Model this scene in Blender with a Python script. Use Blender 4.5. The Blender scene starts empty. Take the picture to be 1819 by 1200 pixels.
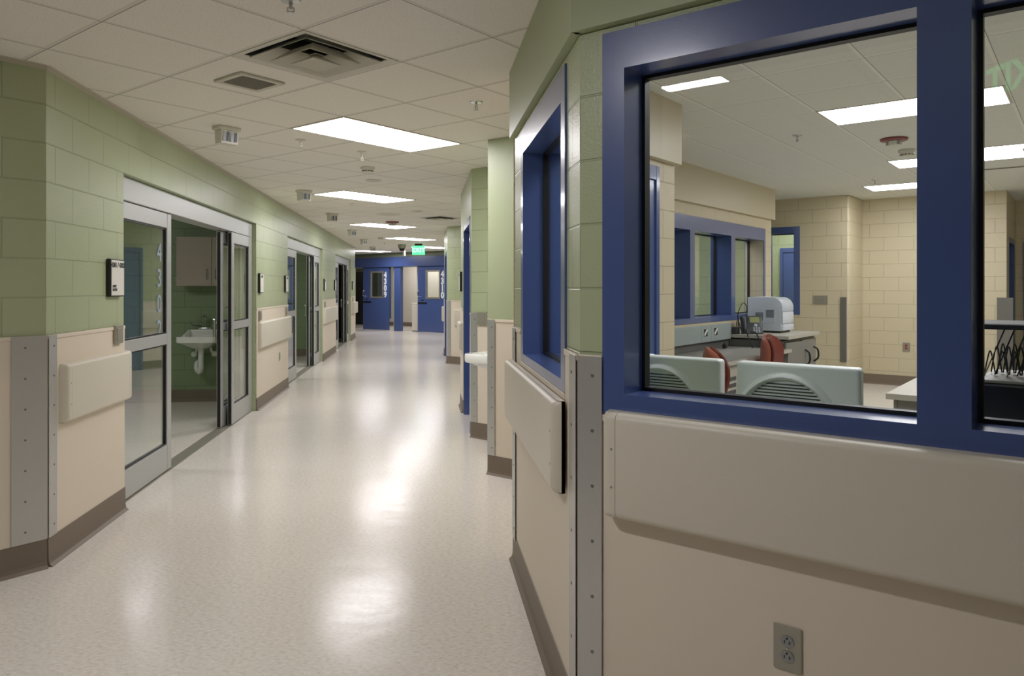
import bpy, bmesh, math, random
from mathutils import Vector, Matrix
from mathutils.geometry import tessellate_polygon

random.seed(4)
scene = bpy.context.scene
COL = scene.collection
PI = math.pi

# ------------------------------------------------------------------ camera
F_PX, HOR, CX, CAM_H, YAW = 1315.0, 510.0, 909.5, 1.475, math.radians(6.9)
cam_data = bpy.data.cameras.new('camera')
cam = bpy.data.objects.new('camera', cam_data)
COL.objects.link(cam)
cam.location = (0, 0, CAM_H)
cam.rotation_euler = (PI / 2, 0, -YAW)
cam_data.sensor_fit = 'HORIZONTAL'
cam_data.sensor_width = 36.0
cam_data.lens = 36.0 * F_PX / 1819.0
cam_data.shift_y = -(600.0 - HOR) / 1819.0
cam_data.clip_start = 0.05
scene.camera = cam

# ------------------------------------------------------------------ view, world
scene.view_settings.view_transform = 'Standard'
scene.view_settings.look = 'None'
scene.view_settings.gamma = 1.0
scene.view_settings.use_curve_mapping = False
scene.cycles.diffuse_bounces = 7
scene.view_settings.exposure = 1.05
world = bpy.data.worlds.new('world')
scene.world = world
world.use_nodes = True
world.node_tree.nodes['Background'].inputs[0].default_value = (0.9, 0.95, 1.0, 1)
world.node_tree.nodes['Background'].inputs[1].default_value = 0.02

LIGHT_HALL = 9.0        # strength of the corridor's ceiling panels
LIGHT_STATION = 8.0     # nurse station panels
LIGHT_COLOR = (0.985, 0.945, 0.985)

# ------------------------------------------------------------------ levels
H = 2.6425              # corridor ceiling
HI = 2.825              # station ceiling
R2 = math.sqrt(0.5)
T = 0.6096              # ceiling tile


def ray(px):
    a = math.atan((px - CX) / F_PX) + YAW
    return Vector((math.sin(a), math.cos(a)))


def on_level(px, py, h):
    """floor / ceiling point seen at a pixel of the photograph"""
    Z = (CAM_H - h) * F_PX / (py - HOR)
    r = ray(px)
    return r * (Z / (r.x * math.sin(YAW) + r.y * math.cos(YAW)))


class Fr:
    """a wall's frame: s runs right along the wall, d goes into it, z is up"""
    def __init__(self, x, y, deg):
        self.o = Vector((x, y)); self.a = math.radians(deg)
        self.s = Vector((math.cos(self.a), math.sin(self.a)))
        self.d = Vector((-math.sin(self.a), math.cos(self.a)))

    def m(self, s=0, d=0, z=0, rz=0):
        p = self.o + self.s * s + self.d * d
        return Matrix.Translation((p.x, p.y, z)) @ Matrix.Rotation(self.a + rz, 4, 'Z')

    def at(self, px, off=0.0):
        """s of the point of the plane d=off seen in pixel column px"""
        r = ray(px); o = self.o + self.d * off
        return (r.y * o.x - r.x * o.y) / (r.x * self.s.y - r.y * self.s.x)


# frames of the walls
FL = Fr(-1.97, 0, 90)                       # left corridor wall, s = y
FLR = Fr(-1.97, 4.171, 45)                  # left return, s<0 towards the camera
FR1 = Fr(0.5, 0, -90)                       # right corridor faces, s = -y
FN = Fr(0.5, 2.325, -45)                    # near right wall with the big window
FW1 = Fr(0, 3.45, 45)                       # station walls
FW2 = Fr(0, 4.97, 45)
FB1 = Fr(16.3, 0, -45)                      # station back wall (x+y=16.3), s<0 leftwards
FB2 = Fr(17.45, 0, -45)
FP1 = Fr(0.52, 5.85, -45)
FP2 = Fr(0.48, 7.30, -45)
FP3 = Fr(0.48, 14.35, -45)
FF = Fr(0, 24.6, -45)                       # far wall with the sliding doors
FY = lambda x, y: Fr(x, y, 0)

# ------------------------------------------------------------------ materials
def lin(c):
    c = c / 255.0
    return c / 12.92 if c <= 0.04045 else ((c + 0.055) / 1.055) ** 2.4


def rgb(r, g, b):
    return (lin(r), lin(g), lin(b), 1)


def new_mat(name, color, rough=0.5, metal=0.0, spec=0.5, coat=0.0):
    m = bpy.data.materials.new(name); m.use_nodes = True
    b = m.node_tree.nodes['Principled BSDF']
    b.inputs['Base Color'].default_value = color
    b.inputs['Roughness'].default_value = rough
    b.inputs['Metallic'].default_value = metal
    b.inputs['Specular IOR Level'].default_value = spec
    b.inputs['Coat Weight'].default_value = coat
    b.inputs['Coat Roughness'].default_value = 0.12
    return m


def N(m, t, **kw):
    n = m.node_tree.nodes.new(t)
    for k, v in kw.items():
        setattr(n, k, v)
    return n


def L(m, a, b):
    m.node_tree.links.new(a, b)


def bsdf(m):
    return m.node_tree.nodes['Principled BSDF']


def add_noise_bump(m, scale, strength, dist=0.002, detail=3, stretch=None, noise_color=0.0):
    tc = N(m, 'ShaderNodeTexCoord'); nz = N(m, 'ShaderNodeTexNoise')
    nz.inputs['Scale'].default_value = scale; nz.inputs['Detail'].default_value = detail
    src = tc.outputs['Object']
    if stretch:
        mp = N(m, 'ShaderNodeMapping'); mp.inputs['Scale'].default_value = stretch
        L(m, src, mp.inputs['Vector']); src = mp.outputs['Vector']
    L(m, src, nz.inputs['Vector'])
    bp = N(m, 'ShaderNodeBump'); bp.inputs['Strength'].default_value = strength; bp.inputs['Distance'].default_value = dist
    L(m, nz.outputs['Fac'], bp.inputs['Height']); L(m, bp.outputs['Normal'], bsdf(m).inputs['Normal'])
    if noise_color:
        base = tuple(bsdf(m).inputs['Base Color'].default_value)
        mx = N(m, 'ShaderNodeMix', data_type='RGBA')
        mx.inputs[6].default_value = tuple(c * (1 - noise_color) for c in base[:3]) + (1,)
        mx.inputs[7].default_value = tuple(min(1, c * (1 + noise_color)) for c in base[:3]) + (1,)
        L(m, nz.outputs['Fac'], mx.inputs[0]); L(m, mx.outputs[2], bsdf(m).inputs['Base Color'])
    return m


def block_mat(name, color, joint, rough, zoff=0.0, smooth_above=99):
    """painted concrete block: running bond 16 x 8 inch from the wall's own coordinates"""
    m = new_mat(name, color, rough)
    tc = N(m, 'ShaderNodeTexCoord'); sp = N(m, 'ShaderNodeSeparateXYZ'); L(m, tc.outputs['Object'], sp.inputs[0])
    ad = N(m, 'ShaderNodeMath', operation='ADD'); L(m, sp.outputs[0], ad.inputs[0]); L(m, sp.outputs[1], ad.inputs[1])
    sz = N(m, 'ShaderNodeMath', operation='SUBTRACT'); L(m, sp.outputs[2], sz.inputs[0]); sz.inputs[1].default_value = zoff
    cb = N(m, 'ShaderNodeCombineXYZ'); L(m, ad.outputs[0], cb.inputs[0]); L(m, sz.outputs[0], cb.inputs[1])
    bk = N(m, 'ShaderNodeTexBrick', offset=0.5, offset_frequency=2)
    bk.inputs['Scale'].default_value = 1.0; bk.inputs['Mortar Size'].default_value = 0.0045
    bk.inputs['Mortar Smooth'].default_value = 0.6; bk.inputs['Bias'].default_value = 0
    bk.inputs['Brick Width'].default_value = 0.4064; bk.inputs['Row Height'].default_value = 0.2032
    L(m, cb.outputs[0], bk.inputs['Vector'])
    nz = N(m, 'ShaderNodeTexNoise'); nz.inputs['Scale'].default_value = 90; nz.inputs['Detail'].default_value = 4
    L(m, tc.outputs['Object'], nz.inputs['Vector'])
    mx = N(m, 'ShaderNodeMix', data_type='RGBA'); mx.inputs[6].default_value = color; mx.inputs[7].default_value = joint
    L(m, bk.outputs['Fac'], mx.inputs[0]); L(m, mx.outputs[2], bsdf(m).inputs['Base Color'])
    h = N(m, 'ShaderNodeMath', operation='MULTIPLY_ADD'); L(m, bk.outputs['Fac'], h.inputs[0]); h.inputs[1].default_value = -1.0
    n2 = N(m, 'ShaderNodeMath', operation='MULTIPLY'); L(m, nz.outputs['Fac'], n2.inputs[0]); n2.inputs[1].default_value = 0.35
    L(m, n2.outputs[0], h.inputs[2])
    bp = N(m, 'ShaderNodeBump'); bp.inputs['Strength'].default_value = 0.85; bp.inputs['Distance'].default_value = 0.004
    L(m, h.outputs[0], bp.inputs['Height']); L(m, bp.outputs['Normal'], bsdf(m).inputs['Normal'])
    return m


GREEN = rgb(174, 184, 148)
GREEN_J = rgb(165, 175, 139)
BEIGE_W = rgb(210, 199, 170)
M = {}
M['green_block'] = block_mat('green_block', GREEN, GREEN_J, 0.36)
M['green_block_r'] = block_mat('green_block_right', GREEN, GREEN_J, 0.36, zoff=0.049)
M['green_plain'] = add_noise_bump(new_mat('green_paint', GREEN, 0.42), 60, 0.12, 0.002)
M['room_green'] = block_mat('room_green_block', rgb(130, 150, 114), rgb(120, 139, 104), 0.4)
M['beige_block'] = block_mat('beige_block', BEIGE_W, rgb(196, 185, 156), 0.45)
M['beige_plain'] = add_noise_bump(new_mat('beige_paint', rgb(208, 198, 170), 0.4), 60, 0.1, 0.002)
M['panel'] = add_noise_bump(new_mat('wainscot_vinyl', rgb(224, 213, 195), 0.5), 240, 0.12, 0.001)
M['rail'] = add_noise_bump(new_mat('bumper_vinyl', rgb(214, 208, 192), 0.42), 60, 0.18, 0.0015, stretch=(0.5, 1, 9))
M['base'] = new_mat('rubber_base', rgb(122, 110, 95), 0.5)
M['steel'] = add_noise_bump(new_mat('brushed_steel', rgb(200, 200, 198), 0.42, 0.75), 30, 0.06, 0.001, stretch=(60, 60, 0.6), noise_color=0.12)
M['steel_reflecting_dark'] = new_mat('steel_dark_reflection', rgb(122, 120, 114), 0.45, 0.4)  # same steel, its dark reflections put into a darker colour
M['plate'] = new_mat('satin_plate', rgb(166, 163, 150), 0.4, 0.5)
M['alu'] = add_noise_bump(new_mat('anodised_aluminium', rgb(196, 198, 196), 0.42, 0.55), 25, 0.03, 0.001)
M['alu_dark'] = new_mat('dark_aluminium', rgb(120, 122, 124), 0.4, 0.6)
M['blue'] = add_noise_bump(new_mat('blue_enamel', rgb(72, 92, 146), 0.3, 0, 0.5, 0.6), 320, 0.1, 0.0012)
M['black'] = new_mat('black_rubber', rgb(22, 23, 25), 0.45)
M['black_gloss'] = new_mat('black_plastic', rgb(20, 21, 24), 0.25)
M['white'] = new_mat('white_plastic', rgb(226, 226, 218), 0.4)
M['device'] = new_mat('off_white_plastic', rgb(214, 212, 200), 0.45)
M['tee'] = new_mat('tee_enamel', rgb(200, 194, 180), 0.5)
M['porcelain'] = new_mat('porcelain', rgb(238, 240, 234), 0.12, 0, 0.5, 0.4)
M['chrome'] = new_mat('chrome', rgb(205, 208, 210), 0.1, 1.0)
M['pipe'] = new_mat('white_pipe_wrap', rgb(225, 228, 222), 0.4)
M['taupe'] = new_mat('taupe_laminate', rgb(168, 158, 144), 0.45)
M['lam_top'] = add_noise_bump(new_mat('grey_laminate_top', rgb(146, 144, 137), 0.35), 200, 0.03, 0.001, noise_color=0.1)
M['lam_edge'] = new_mat('pale_laminate_edge', rgb(182, 178, 166), 0.4)
M['lam_dark'] = new_mat('dark_grey_laminate', rgb(96, 96, 94), 0.4)
M['lam_mid'] = new_mat('mid_grey_laminate', rgb(132, 130, 123), 0.4)
M['raceway'] = new_mat('grey_green_raceway', rgb(160, 172, 170), 0.4)
M['monitor'] = new_mat('monitor_shell', rgb(232, 238, 236), 0.35)
M['monitor_dark'] = new_mat('monitor_grille', rgb(150, 158, 156), 0.45)
M['slot'] = new_mat('dark_slot', rgb(40, 44, 44), 0.7)
M['printer'] = new_mat('printer_shell', rgb(196, 204, 214), 0.35)
M['printer_l'] = new_mat('printer_front', rgb(216, 222, 230), 0.32)
M['printer_g'] = new_mat('printer_vent', rgb(104, 112, 122), 0.5)
M['phone'] = new_mat('phone_shell', rgb(58, 62, 68), 0.35)
M['screen'] = new_mat('lcd_screen', rgb(150, 156, 104), 0.3)
M['key'] = new_mat('phone_key', rgb(176, 182, 190), 0.4)
M['red_vinyl'] = add_noise_bump(new_mat('brick_red_vinyl', rgb(166, 98, 82), 0.4), 150, 0.12, 0.001)
M['red_dark'] = new_mat('dark_red_piping', rgb(120, 58, 50), 0.4)
M['red_device'] = new_mat('red_plastic', rgb(128, 44, 40), 0.35)
M['recept'] = new_mat('grey_receptacle', rgb(146, 148, 146), 0.4)
M['red_recept'] = new_mat('red_receptacle', rgb(150, 44, 40), 0.4)
M['sign_face'] = new_mat('sign_face', rgb(226, 224, 216), 0.4)
M['ink'] = new_mat('black_ink', rgb(30, 30, 30), 0.5)
M['number'] = new_mat('white_number', rgb(236, 240, 244), 0.4)
M['etched'] = new_mat('etched_number', rgb(150, 164, 176), 0.5)
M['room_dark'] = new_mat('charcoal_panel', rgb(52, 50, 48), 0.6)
M['cream'] = new_mat('cream_panel', rgb(214, 208, 192), 0.5)
M['wire'] = new_mat('black_wire', rgb(30, 31, 34), 0.35)
M['cone'] = new_mat('diffuser_enamel', rgb(206, 203, 190), 0.5)
M['duct'] = new_mat('duct_metal', rgb(84, 88, 88), 0.5, 0.4)

# floor: mottled sheet vinyl, waxed
m = new_mat('vinyl_floor', rgb(205, 196, 182), 0.2, 0, 0.22)
tc = N(m, 'ShaderNodeTexCoord')
mp = N(m, 'ShaderNodeMapping'); mp.inputs['Rotation'].default_value = (0, 0, 0.8); mp.inputs['Scale'].default_value = (1, 1.7, 1)
L(m, tc.outputs['Object'], mp.inputs['Vector'])
n1 = N(m, 'ShaderNodeTexNoise'); n1.inputs['Scale'].default_value = 42; n1.inputs['Detail'].default_value = 5; n1.inputs['Roughness'].default_value = 0.65
n2 = N(m, 'ShaderNodeTexNoise'); n2.inputs['Scale'].default_value = 14; n2.inputs['Detail'].default_value = 2
L(m, mp.outputs[0], n1.inputs['Vector']); L(m, mp.outputs[0], n2.inputs['Vector'])
cr = N(m, 'ShaderNodeValToRGB'); e = cr.color_ramp.elements
e[0].position = 0.33; e[0].color = rgb(204, 197, 186); e[1].position = 0.68; e[1].color = rgb(236, 232, 224)
x = cr.color_ramp.elements.new(0.46); x.color = rgb(221, 215, 205)
x = cr.color_ramp.elements.new(0.56); x.color = rgb(226, 220, 211)
L(m, n1.outputs['Fac'], cr.inputs[0]); L(m, cr.outputs[0], bsdf(m).inputs['Base Color'])
mr = N(m, 'ShaderNodeMapRange'); mr.inputs[3].default_value = 0.13; mr.inputs[4].default_value = 0.24
L(m, n2.outputs['Fac'], mr.inputs[0]); L(m, mr.outputs[0], bsdf(m).inputs['Roughness'])
n3 = N(m, 'ShaderNodeTexNoise'); n3.inputs['Scale'].default_value = 3.2; n3.inputs['Detail'].default_value = 2
L(m, tc.outputs['Object'], n3.inputs['Vector'])
bp = N(m, 'ShaderNodeBump'); bp.inputs['Strength'].default_value = 0.12; bp.inputs['Distance'].default_value = 0.02
L(m, n3.outputs['Fac'], bp.inputs['Height']); L(m, bp.outputs['Normal'], bsdf(m).inputs['Normal'])
M['floor'] = m


def ceiling_mat(name, tile, teec, width=0.011):
    m = new_mat(name, tile, 0.75, 0, 0.25)
    tc = N(m, 'ShaderNodeTexCoord'); sp = N(m, 'ShaderNodeSeparateXYZ'); L(m, tc.outputs['Object'], sp.inputs[0])
    outs = []
    for i in (0, 1):
        dv = N(m, 'ShaderNodeMath', operation='DIVIDE'); L(m, sp.outputs[i], dv.inputs[0]); dv.inputs[1].default_value = T
        ro = N(m, 'ShaderNodeMath', operation='ROUND'); L(m, dv.outputs[0], ro.inputs[0])
        su = N(m, 'ShaderNodeMath', operation='SUBTRACT'); L(m, dv.outputs[0], su.inputs[0]); L(m, ro.outputs[0], su.inputs[1])
        ab = N(m, 'ShaderNodeMath', operation='ABSOLUTE'); L(m, su.outputs[0], ab.inputs[0]); outs.append((ab, su))
    mn = N(m, 'ShaderNodeMath', operation='MINIMUM'); L(m, outs[0][0].outputs[0], mn.inputs[0]); L(m, outs[1][0].outputs[0], mn.inputs[1])
    tee = N(m, 'ShaderNodeMath', operation='LESS_THAN'); L(m, mn.outputs[0], tee.inputs[0]); tee.inputs[1].default_value = width / T
    # tile-edge shadow painted as a thin dark line on one tee flank
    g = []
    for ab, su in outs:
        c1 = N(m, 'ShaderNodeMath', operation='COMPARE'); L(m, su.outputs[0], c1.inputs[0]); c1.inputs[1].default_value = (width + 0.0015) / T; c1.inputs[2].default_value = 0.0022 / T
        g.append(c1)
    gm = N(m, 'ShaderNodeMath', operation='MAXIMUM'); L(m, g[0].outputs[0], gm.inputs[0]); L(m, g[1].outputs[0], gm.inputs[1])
    nz = N(m, 'ShaderNodeTexNoise'); nz.inputs['Scale'].default_value = 130; nz.inputs['Detail'].default_value = 3
    L(m, tc.outputs['Object'], nz.inputs['Vector'])
    cr = N(m, 'ShaderNodeValToRGB'); cr.color_ramp.elements[0].position = 0.33; cr.color_ramp.elements[1].position = 0.43
    cr.color_ramp.elements[0].color = tuple(c * 0.8 for c in tile[:3]) + (1,); cr.color_ramp.elements[1].color = tile
    L(m, nz.outputs['Fac'], cr.inputs[0])
    mx = N(m, 'ShaderNodeMix', data_type='RGBA'); L(m, tee.outputs[0], mx.inputs[0]); L(m, cr.outputs[0], mx.inputs[6]); mx.inputs[7].default_value = teec
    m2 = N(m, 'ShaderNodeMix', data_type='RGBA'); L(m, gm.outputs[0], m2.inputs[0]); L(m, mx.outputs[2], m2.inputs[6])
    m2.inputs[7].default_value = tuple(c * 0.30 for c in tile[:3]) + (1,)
    L(m, m2.outputs[2], bsdf(m).inputs['Base Color'])
    return m


M['ceiling'] = ceiling_mat('ceiling_tile', rgb(238, 234, 226), rgb(222, 218, 210))
M['ceiling_s'] = ceiling_mat('station_ceiling_tile', rgb(228, 230, 222), rgb(240, 240, 232))


def emit_mat(name, color, strength):
    m = bpy.data.materials.new(name); m.use_nodes = True
    nt = m.node_tree; nt.nodes.clear()
    e = nt.nodes.new('ShaderNodeEmission'); o = nt.nodes.new('ShaderNodeOutputMaterial')
    e.inputs[0].default_value = tuple(color) + (1,); e.inputs[1].default_value = strength
    nt.links.new(e.outputs[0], o.inputs[0])
    return m


M['lens'] = emit_mat('light_lens', LIGHT_COLOR, LIGHT_HALL)
M['lens_s'] = emit_mat('station_light_lens', LIGHT_COLOR, LIGHT_STATION)
M['lens_fill'] = emit_mat('fill_light_lens', LIGHT_COLOR, 1.2)
M['lens_slim'] = emit_mat('slim_light_lens', LIGHT_COLOR, 90.0)
M['lens_room_fill'] = emit_mat('room_fill_lens', LIGHT_COLOR, 6.0)
M['exit_green'] = emit_mat('exit_green', (0.1, 0.62, 0.27), 1.0)
M['exit_pale'] = emit_mat('exit_letters', (0.45, 1.0, 0.65), 1.1)


def glass_mat(name, tint, refl=1.0, ior=1.5):
    """thin window glass: clear, with Fresnel reflection"""
    m = bpy.data.materials.new(name); m.use_nodes = True
    nt = m.node_tree; nt.nodes.clear()
    o = nt.nodes.new('ShaderNodeOutputMaterial'); mx = nt.nodes.new('ShaderNodeMixShader')
    tr = nt.nodes.new('ShaderNodeBsdfTransparent'); gl = nt.nodes.new('ShaderNodeBsdfGlossy'); fr = nt.nodes.new('ShaderNodeFresnel')
    tr.inputs[0].default_value = tuple(tint) + (1,); gl.inputs['Roughness'].default_value = 0.0
    gl.inputs[0].default_value = (refl, refl, refl, 1); gm = nt.nodes.new('ShaderNodeNewGeometry'); mi = nt.nodes.new('ShaderNodeMapRange')
    mi.inputs[3].default_value = ior; mi.inputs[4].default_value = 1.0 / ior      # same reflectance from either face
    nt.links.new(gm.outputs['Backfacing'], mi.inputs[0]); nt.links.new(mi.outputs[0], fr.inputs[0])
    nt.links.new(fr.outputs[0], mx.inputs[0]); nt.links.new(tr.outputs[0], mx.inputs[1]); nt.links.new(gl.outputs[0], mx.inputs[2])
    nt.links.new(mx.outputs[0], o.inputs[0])
    return m


M['glass'] = glass_mat('window_glass', (0.955, 0.975, 0.965))
M['glass_door'] = glass_mat('double_door_glass', (0.95, 0.97, 0.96), 1.0, 1.8)
M['clear'] = glass_mat('clear_dome', (0.9, 0.9, 0.88))

# ------------------------------------------------------------------ mesh helpers
def bm_new():
    return bmesh.new()


def box(bm, x0, x1, y0, y1, z0, z1, bev=0.0, seg=2):
    t = bmesh.new()
    vs = [t.verts.new((x, y, z)) for x in (x0, x1) for y in (y0, y1) for z in (z0, z1)]
    for f in ((0, 1, 3, 2), (4, 6, 7, 5), (0, 4, 5, 1), (2, 3, 7, 6), (0, 2, 6, 4), (1, 5, 7, 3)):
        t.faces.new([vs[i] for i in f])
    bmesh.ops.recalc_face_normals(t, faces=t.faces[:])
    if bev > 0:
        bmesh.ops.bevel(t, geom=t.edges[:], offset=bev, segments=seg, profile=0.5, affect='EDGES', clamp_overlap=True)
    merge(bm, t)
    return bm


def merge(bm, t, mat=None):
    if mat is not None:
        t.transform(mat)
    me = bpy.data.meshes.new('tmp'); t.to_mesh(me); t.free(); bm.from_mesh(me); bpy.data.meshes.remove(me)


def prism(bm, poly, axis, a, b, bev=0.0):
    """extrude a 2D outline along an axis ('x': outline is (y,z); 'y': (x,z); 'z': (x,y))"""
    t = bmesh.new()
    def P(u, v, w):
        return {'x': (w, u, v), 'y': (u, w, v), 'z': (u, v, w)}[axis]
    A = [t.verts.new(P(u, v, a)) for u, v in poly]; B = [t.verts.new(P(u, v, b)) for u, v in poly]
    t.faces.new(A); t.faces.new(list(reversed(B)))
    n = len(poly)
    for i in range(n):
        t.faces.new((A[i], B[i], B[(i + 1) % n], A[(i + 1) % n]))
    bmesh.ops.recalc_face_normals(t, faces=t.faces[:])
    if bev:
        bmesh.ops.bevel(t, geom=t.edges[:], offset=bev, segments=2, profile=0.5, affect='EDGES', clamp_overlap=True)
    merge(bm, t); return bm


def cyl(bm, p0, p1, r0, r1=None, n=16):
    r1 = r0 if r1 is None else r1
    p0 = Vector(p0); p1 = Vector(p1); d = p1 - p0
    t = bmesh.new()
    bmesh.ops.create_cone(t, cap_ends=True, segments=n, radius1=r0, radius2=r1, depth=d.length)
    q = Vector((0, 0, 1)).rotation_difference(d.normalized())
    merge(bm, t, Matrix.Translation((p0 + p1) / 2) @ q.to_matrix().to_4x4()); return bm


def lathe(bm, prof, n=24, mat=None):
    t = bmesh.new(); rings = []
    for r, z in prof:
        if r < 1e-6:
            rings.append([t.verts.new((0, 0, z))])
        else:
            rings.append([t.verts.new((r * math.cos(2 * PI * i / n), r * math.sin(2 * PI * i / n), z)) for i in range(n)])
    for a, b in zip(rings, rings[1:]):
        for i in range(n):
            j = (i + 1) % n
            if len(a) == 1 and len(b) == 1: continue
            if len(a) == 1: t.faces.new((a[0], b[i], b[j]))
            elif len(b) == 1: t.faces.new((a[i], a[j], b[0]))
            else: t.faces.new((a[i], a[j], b[j], b[i]))
    bmesh.ops.recalc_face_normals(t, faces=t.faces[:])
    merge(bm, t, mat); return bm


def tube(bm, pts, r, n=8, closed=False):
    pts = [Vector(p) for p in pts]; t = bmesh.new(); rings = []
    up = Vector((0, 0, 1)); prev = None; N_ = len(pts)
    for i, p in enumerate(pts):
        if closed: d = pts[(i + 1) % N_] - pts[i - 1]
        else: d = pts[min(i + 1, N_ - 1)] - pts[max(i - 1, 0)]
        d.normalize()
        if prev is None:
            a = d.cross(up) if abs(d.z) < 0.95 else d.cross(Vector((1, 0, 0)))
        else:
            a = prev - d * prev.dot(d)
        a.normalize(); prev = a; b = d.cross(a)
        rings.append([t.verts.new(p + (a * math.cos(2 * PI * k / n) + b * math.sin(2 * PI * k / n)) * r) for k in range(n)])
    rr = list(zip(rings, rings[1:])) + ([(rings[-1], rings[0])] if closed else [])
    for A, B in rr:
        for k in range(n):
            t.faces.new((A[k], A[(k + 1) % n], B[(k + 1) % n], B[k]))
    if not closed:
        t.faces.new(list(reversed(rings[0]))); t.faces.new(rings[-1])
    bmesh.ops.recalc_face_normals(t, faces=t.faces[:])
    merge(bm, t); return bm


def smooth_path(pts, k=6):
    """Catmull-Rom through the points"""
    P = [Vector(p) for p in pts]; out = []
    for i in range(len(P) - 1):
        p0 = P[max(i - 1, 0)]; p1 = P[i]; p2 = P[i + 1]; p3 = P[min(i + 2, len(P) - 1)]
        for j in range(k):
            t = j / k
            out.append(0.5 * ((2 * p1) + (p2 - p0) * t + (2 * p0 - 5 * p1 + 4 * p2 - p3) * t * t + (3 * p1 - p0 - 3 * p2 + p3) * t ** 3))
    out.append(P[-1]); return out


def obj(name, bm, mat, parent=None, mw=None, smooth=False):
    me = bpy.data.meshes.new(name)
    bm.to_mesh(me); bm.free()
    me.materials.append(M[mat] if isinstance(mat, str) else mat)
    if smooth:
        me.polygons.foreach_set('use_smooth', [True] * len(me.polygons))
        try: me.set_sharp_from_angle(angle=math.radians(40))
        except Exception: pass
    o = bpy.data.objects.new(name, me); COL.objects.link(o)
    if parent is not None: o.parent = parent
    if mw is not None: o.matrix_local = mw
    return o


def tag(o, label, cat, group=None):
    o['label'] = label; o['category'] = cat
    if group: o['group'] = group
    return o


def thing(name, label, cat, mw, group=None):
    o = bpy.data.objects.new(name, None); COL.objects.link(o)
    o.empty_display_size = 0.1; o.matrix_world = mw
    return tag(o, label, cat, group)


def struct(name, bm=None, mat=None, mw=None):
    if bm is None:
        o = bpy.data.objects.new(name, None); COL.objects.link(o); o.empty_display_size = 0.1
        if mw is not None: o.matrix_world = mw
    else:
        o = obj(name, bm, mat, None, mw)
    o['kind'] = 'structure'
    return o


def copy_tree(o, parent=None):
    c = o.copy(); COL.objects.link(c)
    if parent is not None: c.parent = parent
    for ch in list(o.children): copy_tree(ch, c)
    return c


def text(name, s, size, mat, parent, mw, bold=0.0, ext=0.0008, align='CENTER', space=1.0, line=1.0):
    cu = bpy.data.curves.new(name, 'FONT'); cu.body = s; cu.size = size; cu.align_x = align; cu.align_y = 'CENTER'
    cu.extrude = ext; cu.offset = bold; cu.space_line = line; cu.space_character = space; cu.resolution_u = 3
    t = bpy.data.objects.new(name + '_tmp', cu); COL.objects.link(t)
    bpy.context.view_layer.update()
    dg = bpy.context.evaluated_depsgraph_get()
    me = bpy.data.meshes.new_from_object(t.evaluated_get(dg)); me.name = name
    bpy.data.objects.remove(t); bpy.data.curves.remove(cu)
    me.materials.clear(); me.materials.append(M[mat])
    o = bpy.data.objects.new(name, me); COL.objects.link(o)
    o.parent = parent; o.matrix_local = mw
    return o


FACE = Matrix.Rotation(PI / 2, 4, 'X')      # text upright, facing -d


def tr(x, y, z):
    return Matrix.Translation((x, y, z))


def wall_bm(s0, s1, d0, d1, z0, z1, openings=()):
    bm = bm_new()
    cuts = sorted({s0, s1} | {c for o in openings for c in o[:2]})
    for a, b in zip(cuts, cuts[1:]):
        zs = [(z0, z1)]
        for oa, ob, za, zb in openings:
            if oa <= a + 1e-6 and ob >= b - 1e-6:
                n = []
                for p, q in zs:
                    if za > p: n.append((p, min(za, q)))
                    if zb < q: n.append((max(zb, p), q))
                zs = n
        for p, q in zs:
            if q - p > 1e-4: box(bm, a, b, d0, d1, p, q)
    return bm


# ------------------------------------------------------------------ floor and ceilings
bm = bm_new(); box(bm, -12, 14, -10, 34, -0.1, 0)
struct('floor', bm, 'floor')

G0 = on_level(405.9, 97.2, H)               # a crossing of the ceiling grid
FC = Fr(G0.x, G0.y, 45)
outline = [(9.5, -6.65), (0.62, 2.35), (0.60, 4.1), (1.78, 5.25), (2.1, 5.55), (1.02, 6.12), (4.72, 9.82), (4.75, 10.2), (0.62, 14.45), (0.62, 16.6), (6.0, 22.0), (13, 34), (-11, 34), (-11, -9.5), (9.5, -9.5)]
inv = FC.m(z=H).inverted()
ol = [inv @ Vector((x, y, H)) for x, y in outline]
hole = [Vector((0.03, -0.03, 0)), Vector((T - 0.03, -0.03, 0)), Vector((T - 0.03, -T + 0.03, 0)), Vector((0.03, -T + 0.03, 0))]
bm = bm_new()
tris = tessellate_polygon([ol, hole]); vv = [bm.verts.new((p.x, p.y, 0)) for p in ol + hole]
for t in tris:
    try: bm.faces.new([vv[i] for i in t])
    except ValueError: pass
for f in bm.faces:
    f.normal_update()
    if f.normal.z > 0: f.normal_flip()
struct('ceiling', bm, 'ceiling', FC.m(z=H))
gS = on_level(1448, 198, HI)
FCS = Fr(gS.x, gS.y, -45)                   # station grid: s along the lights
bm = bm_new()
box(bm, -9, 9, -9, 9, 0, 0.05)
struct('ceiling_station', bm, 'ceiling_s', FCS.m(z=HI))

# ------------------------------------------------------------------ walls
WT = 0.22
D1, D2, D3 = (5.19, 9.137), (11.22, 15.06), (17.27, 20.9)
ZL = 2.235
wl = wall_bm(4.171, 22.2, 0, WT, 0, H, [(a, b, 0, ZL) for a, b in (D1, D2, D3)])
struct('wall_left', wl, 'green_block', FL.m())
struct('wall_left_near', wall_bm(-8.5, 0, 0, WT, 0, H), 'green_block', FLR.m())
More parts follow.
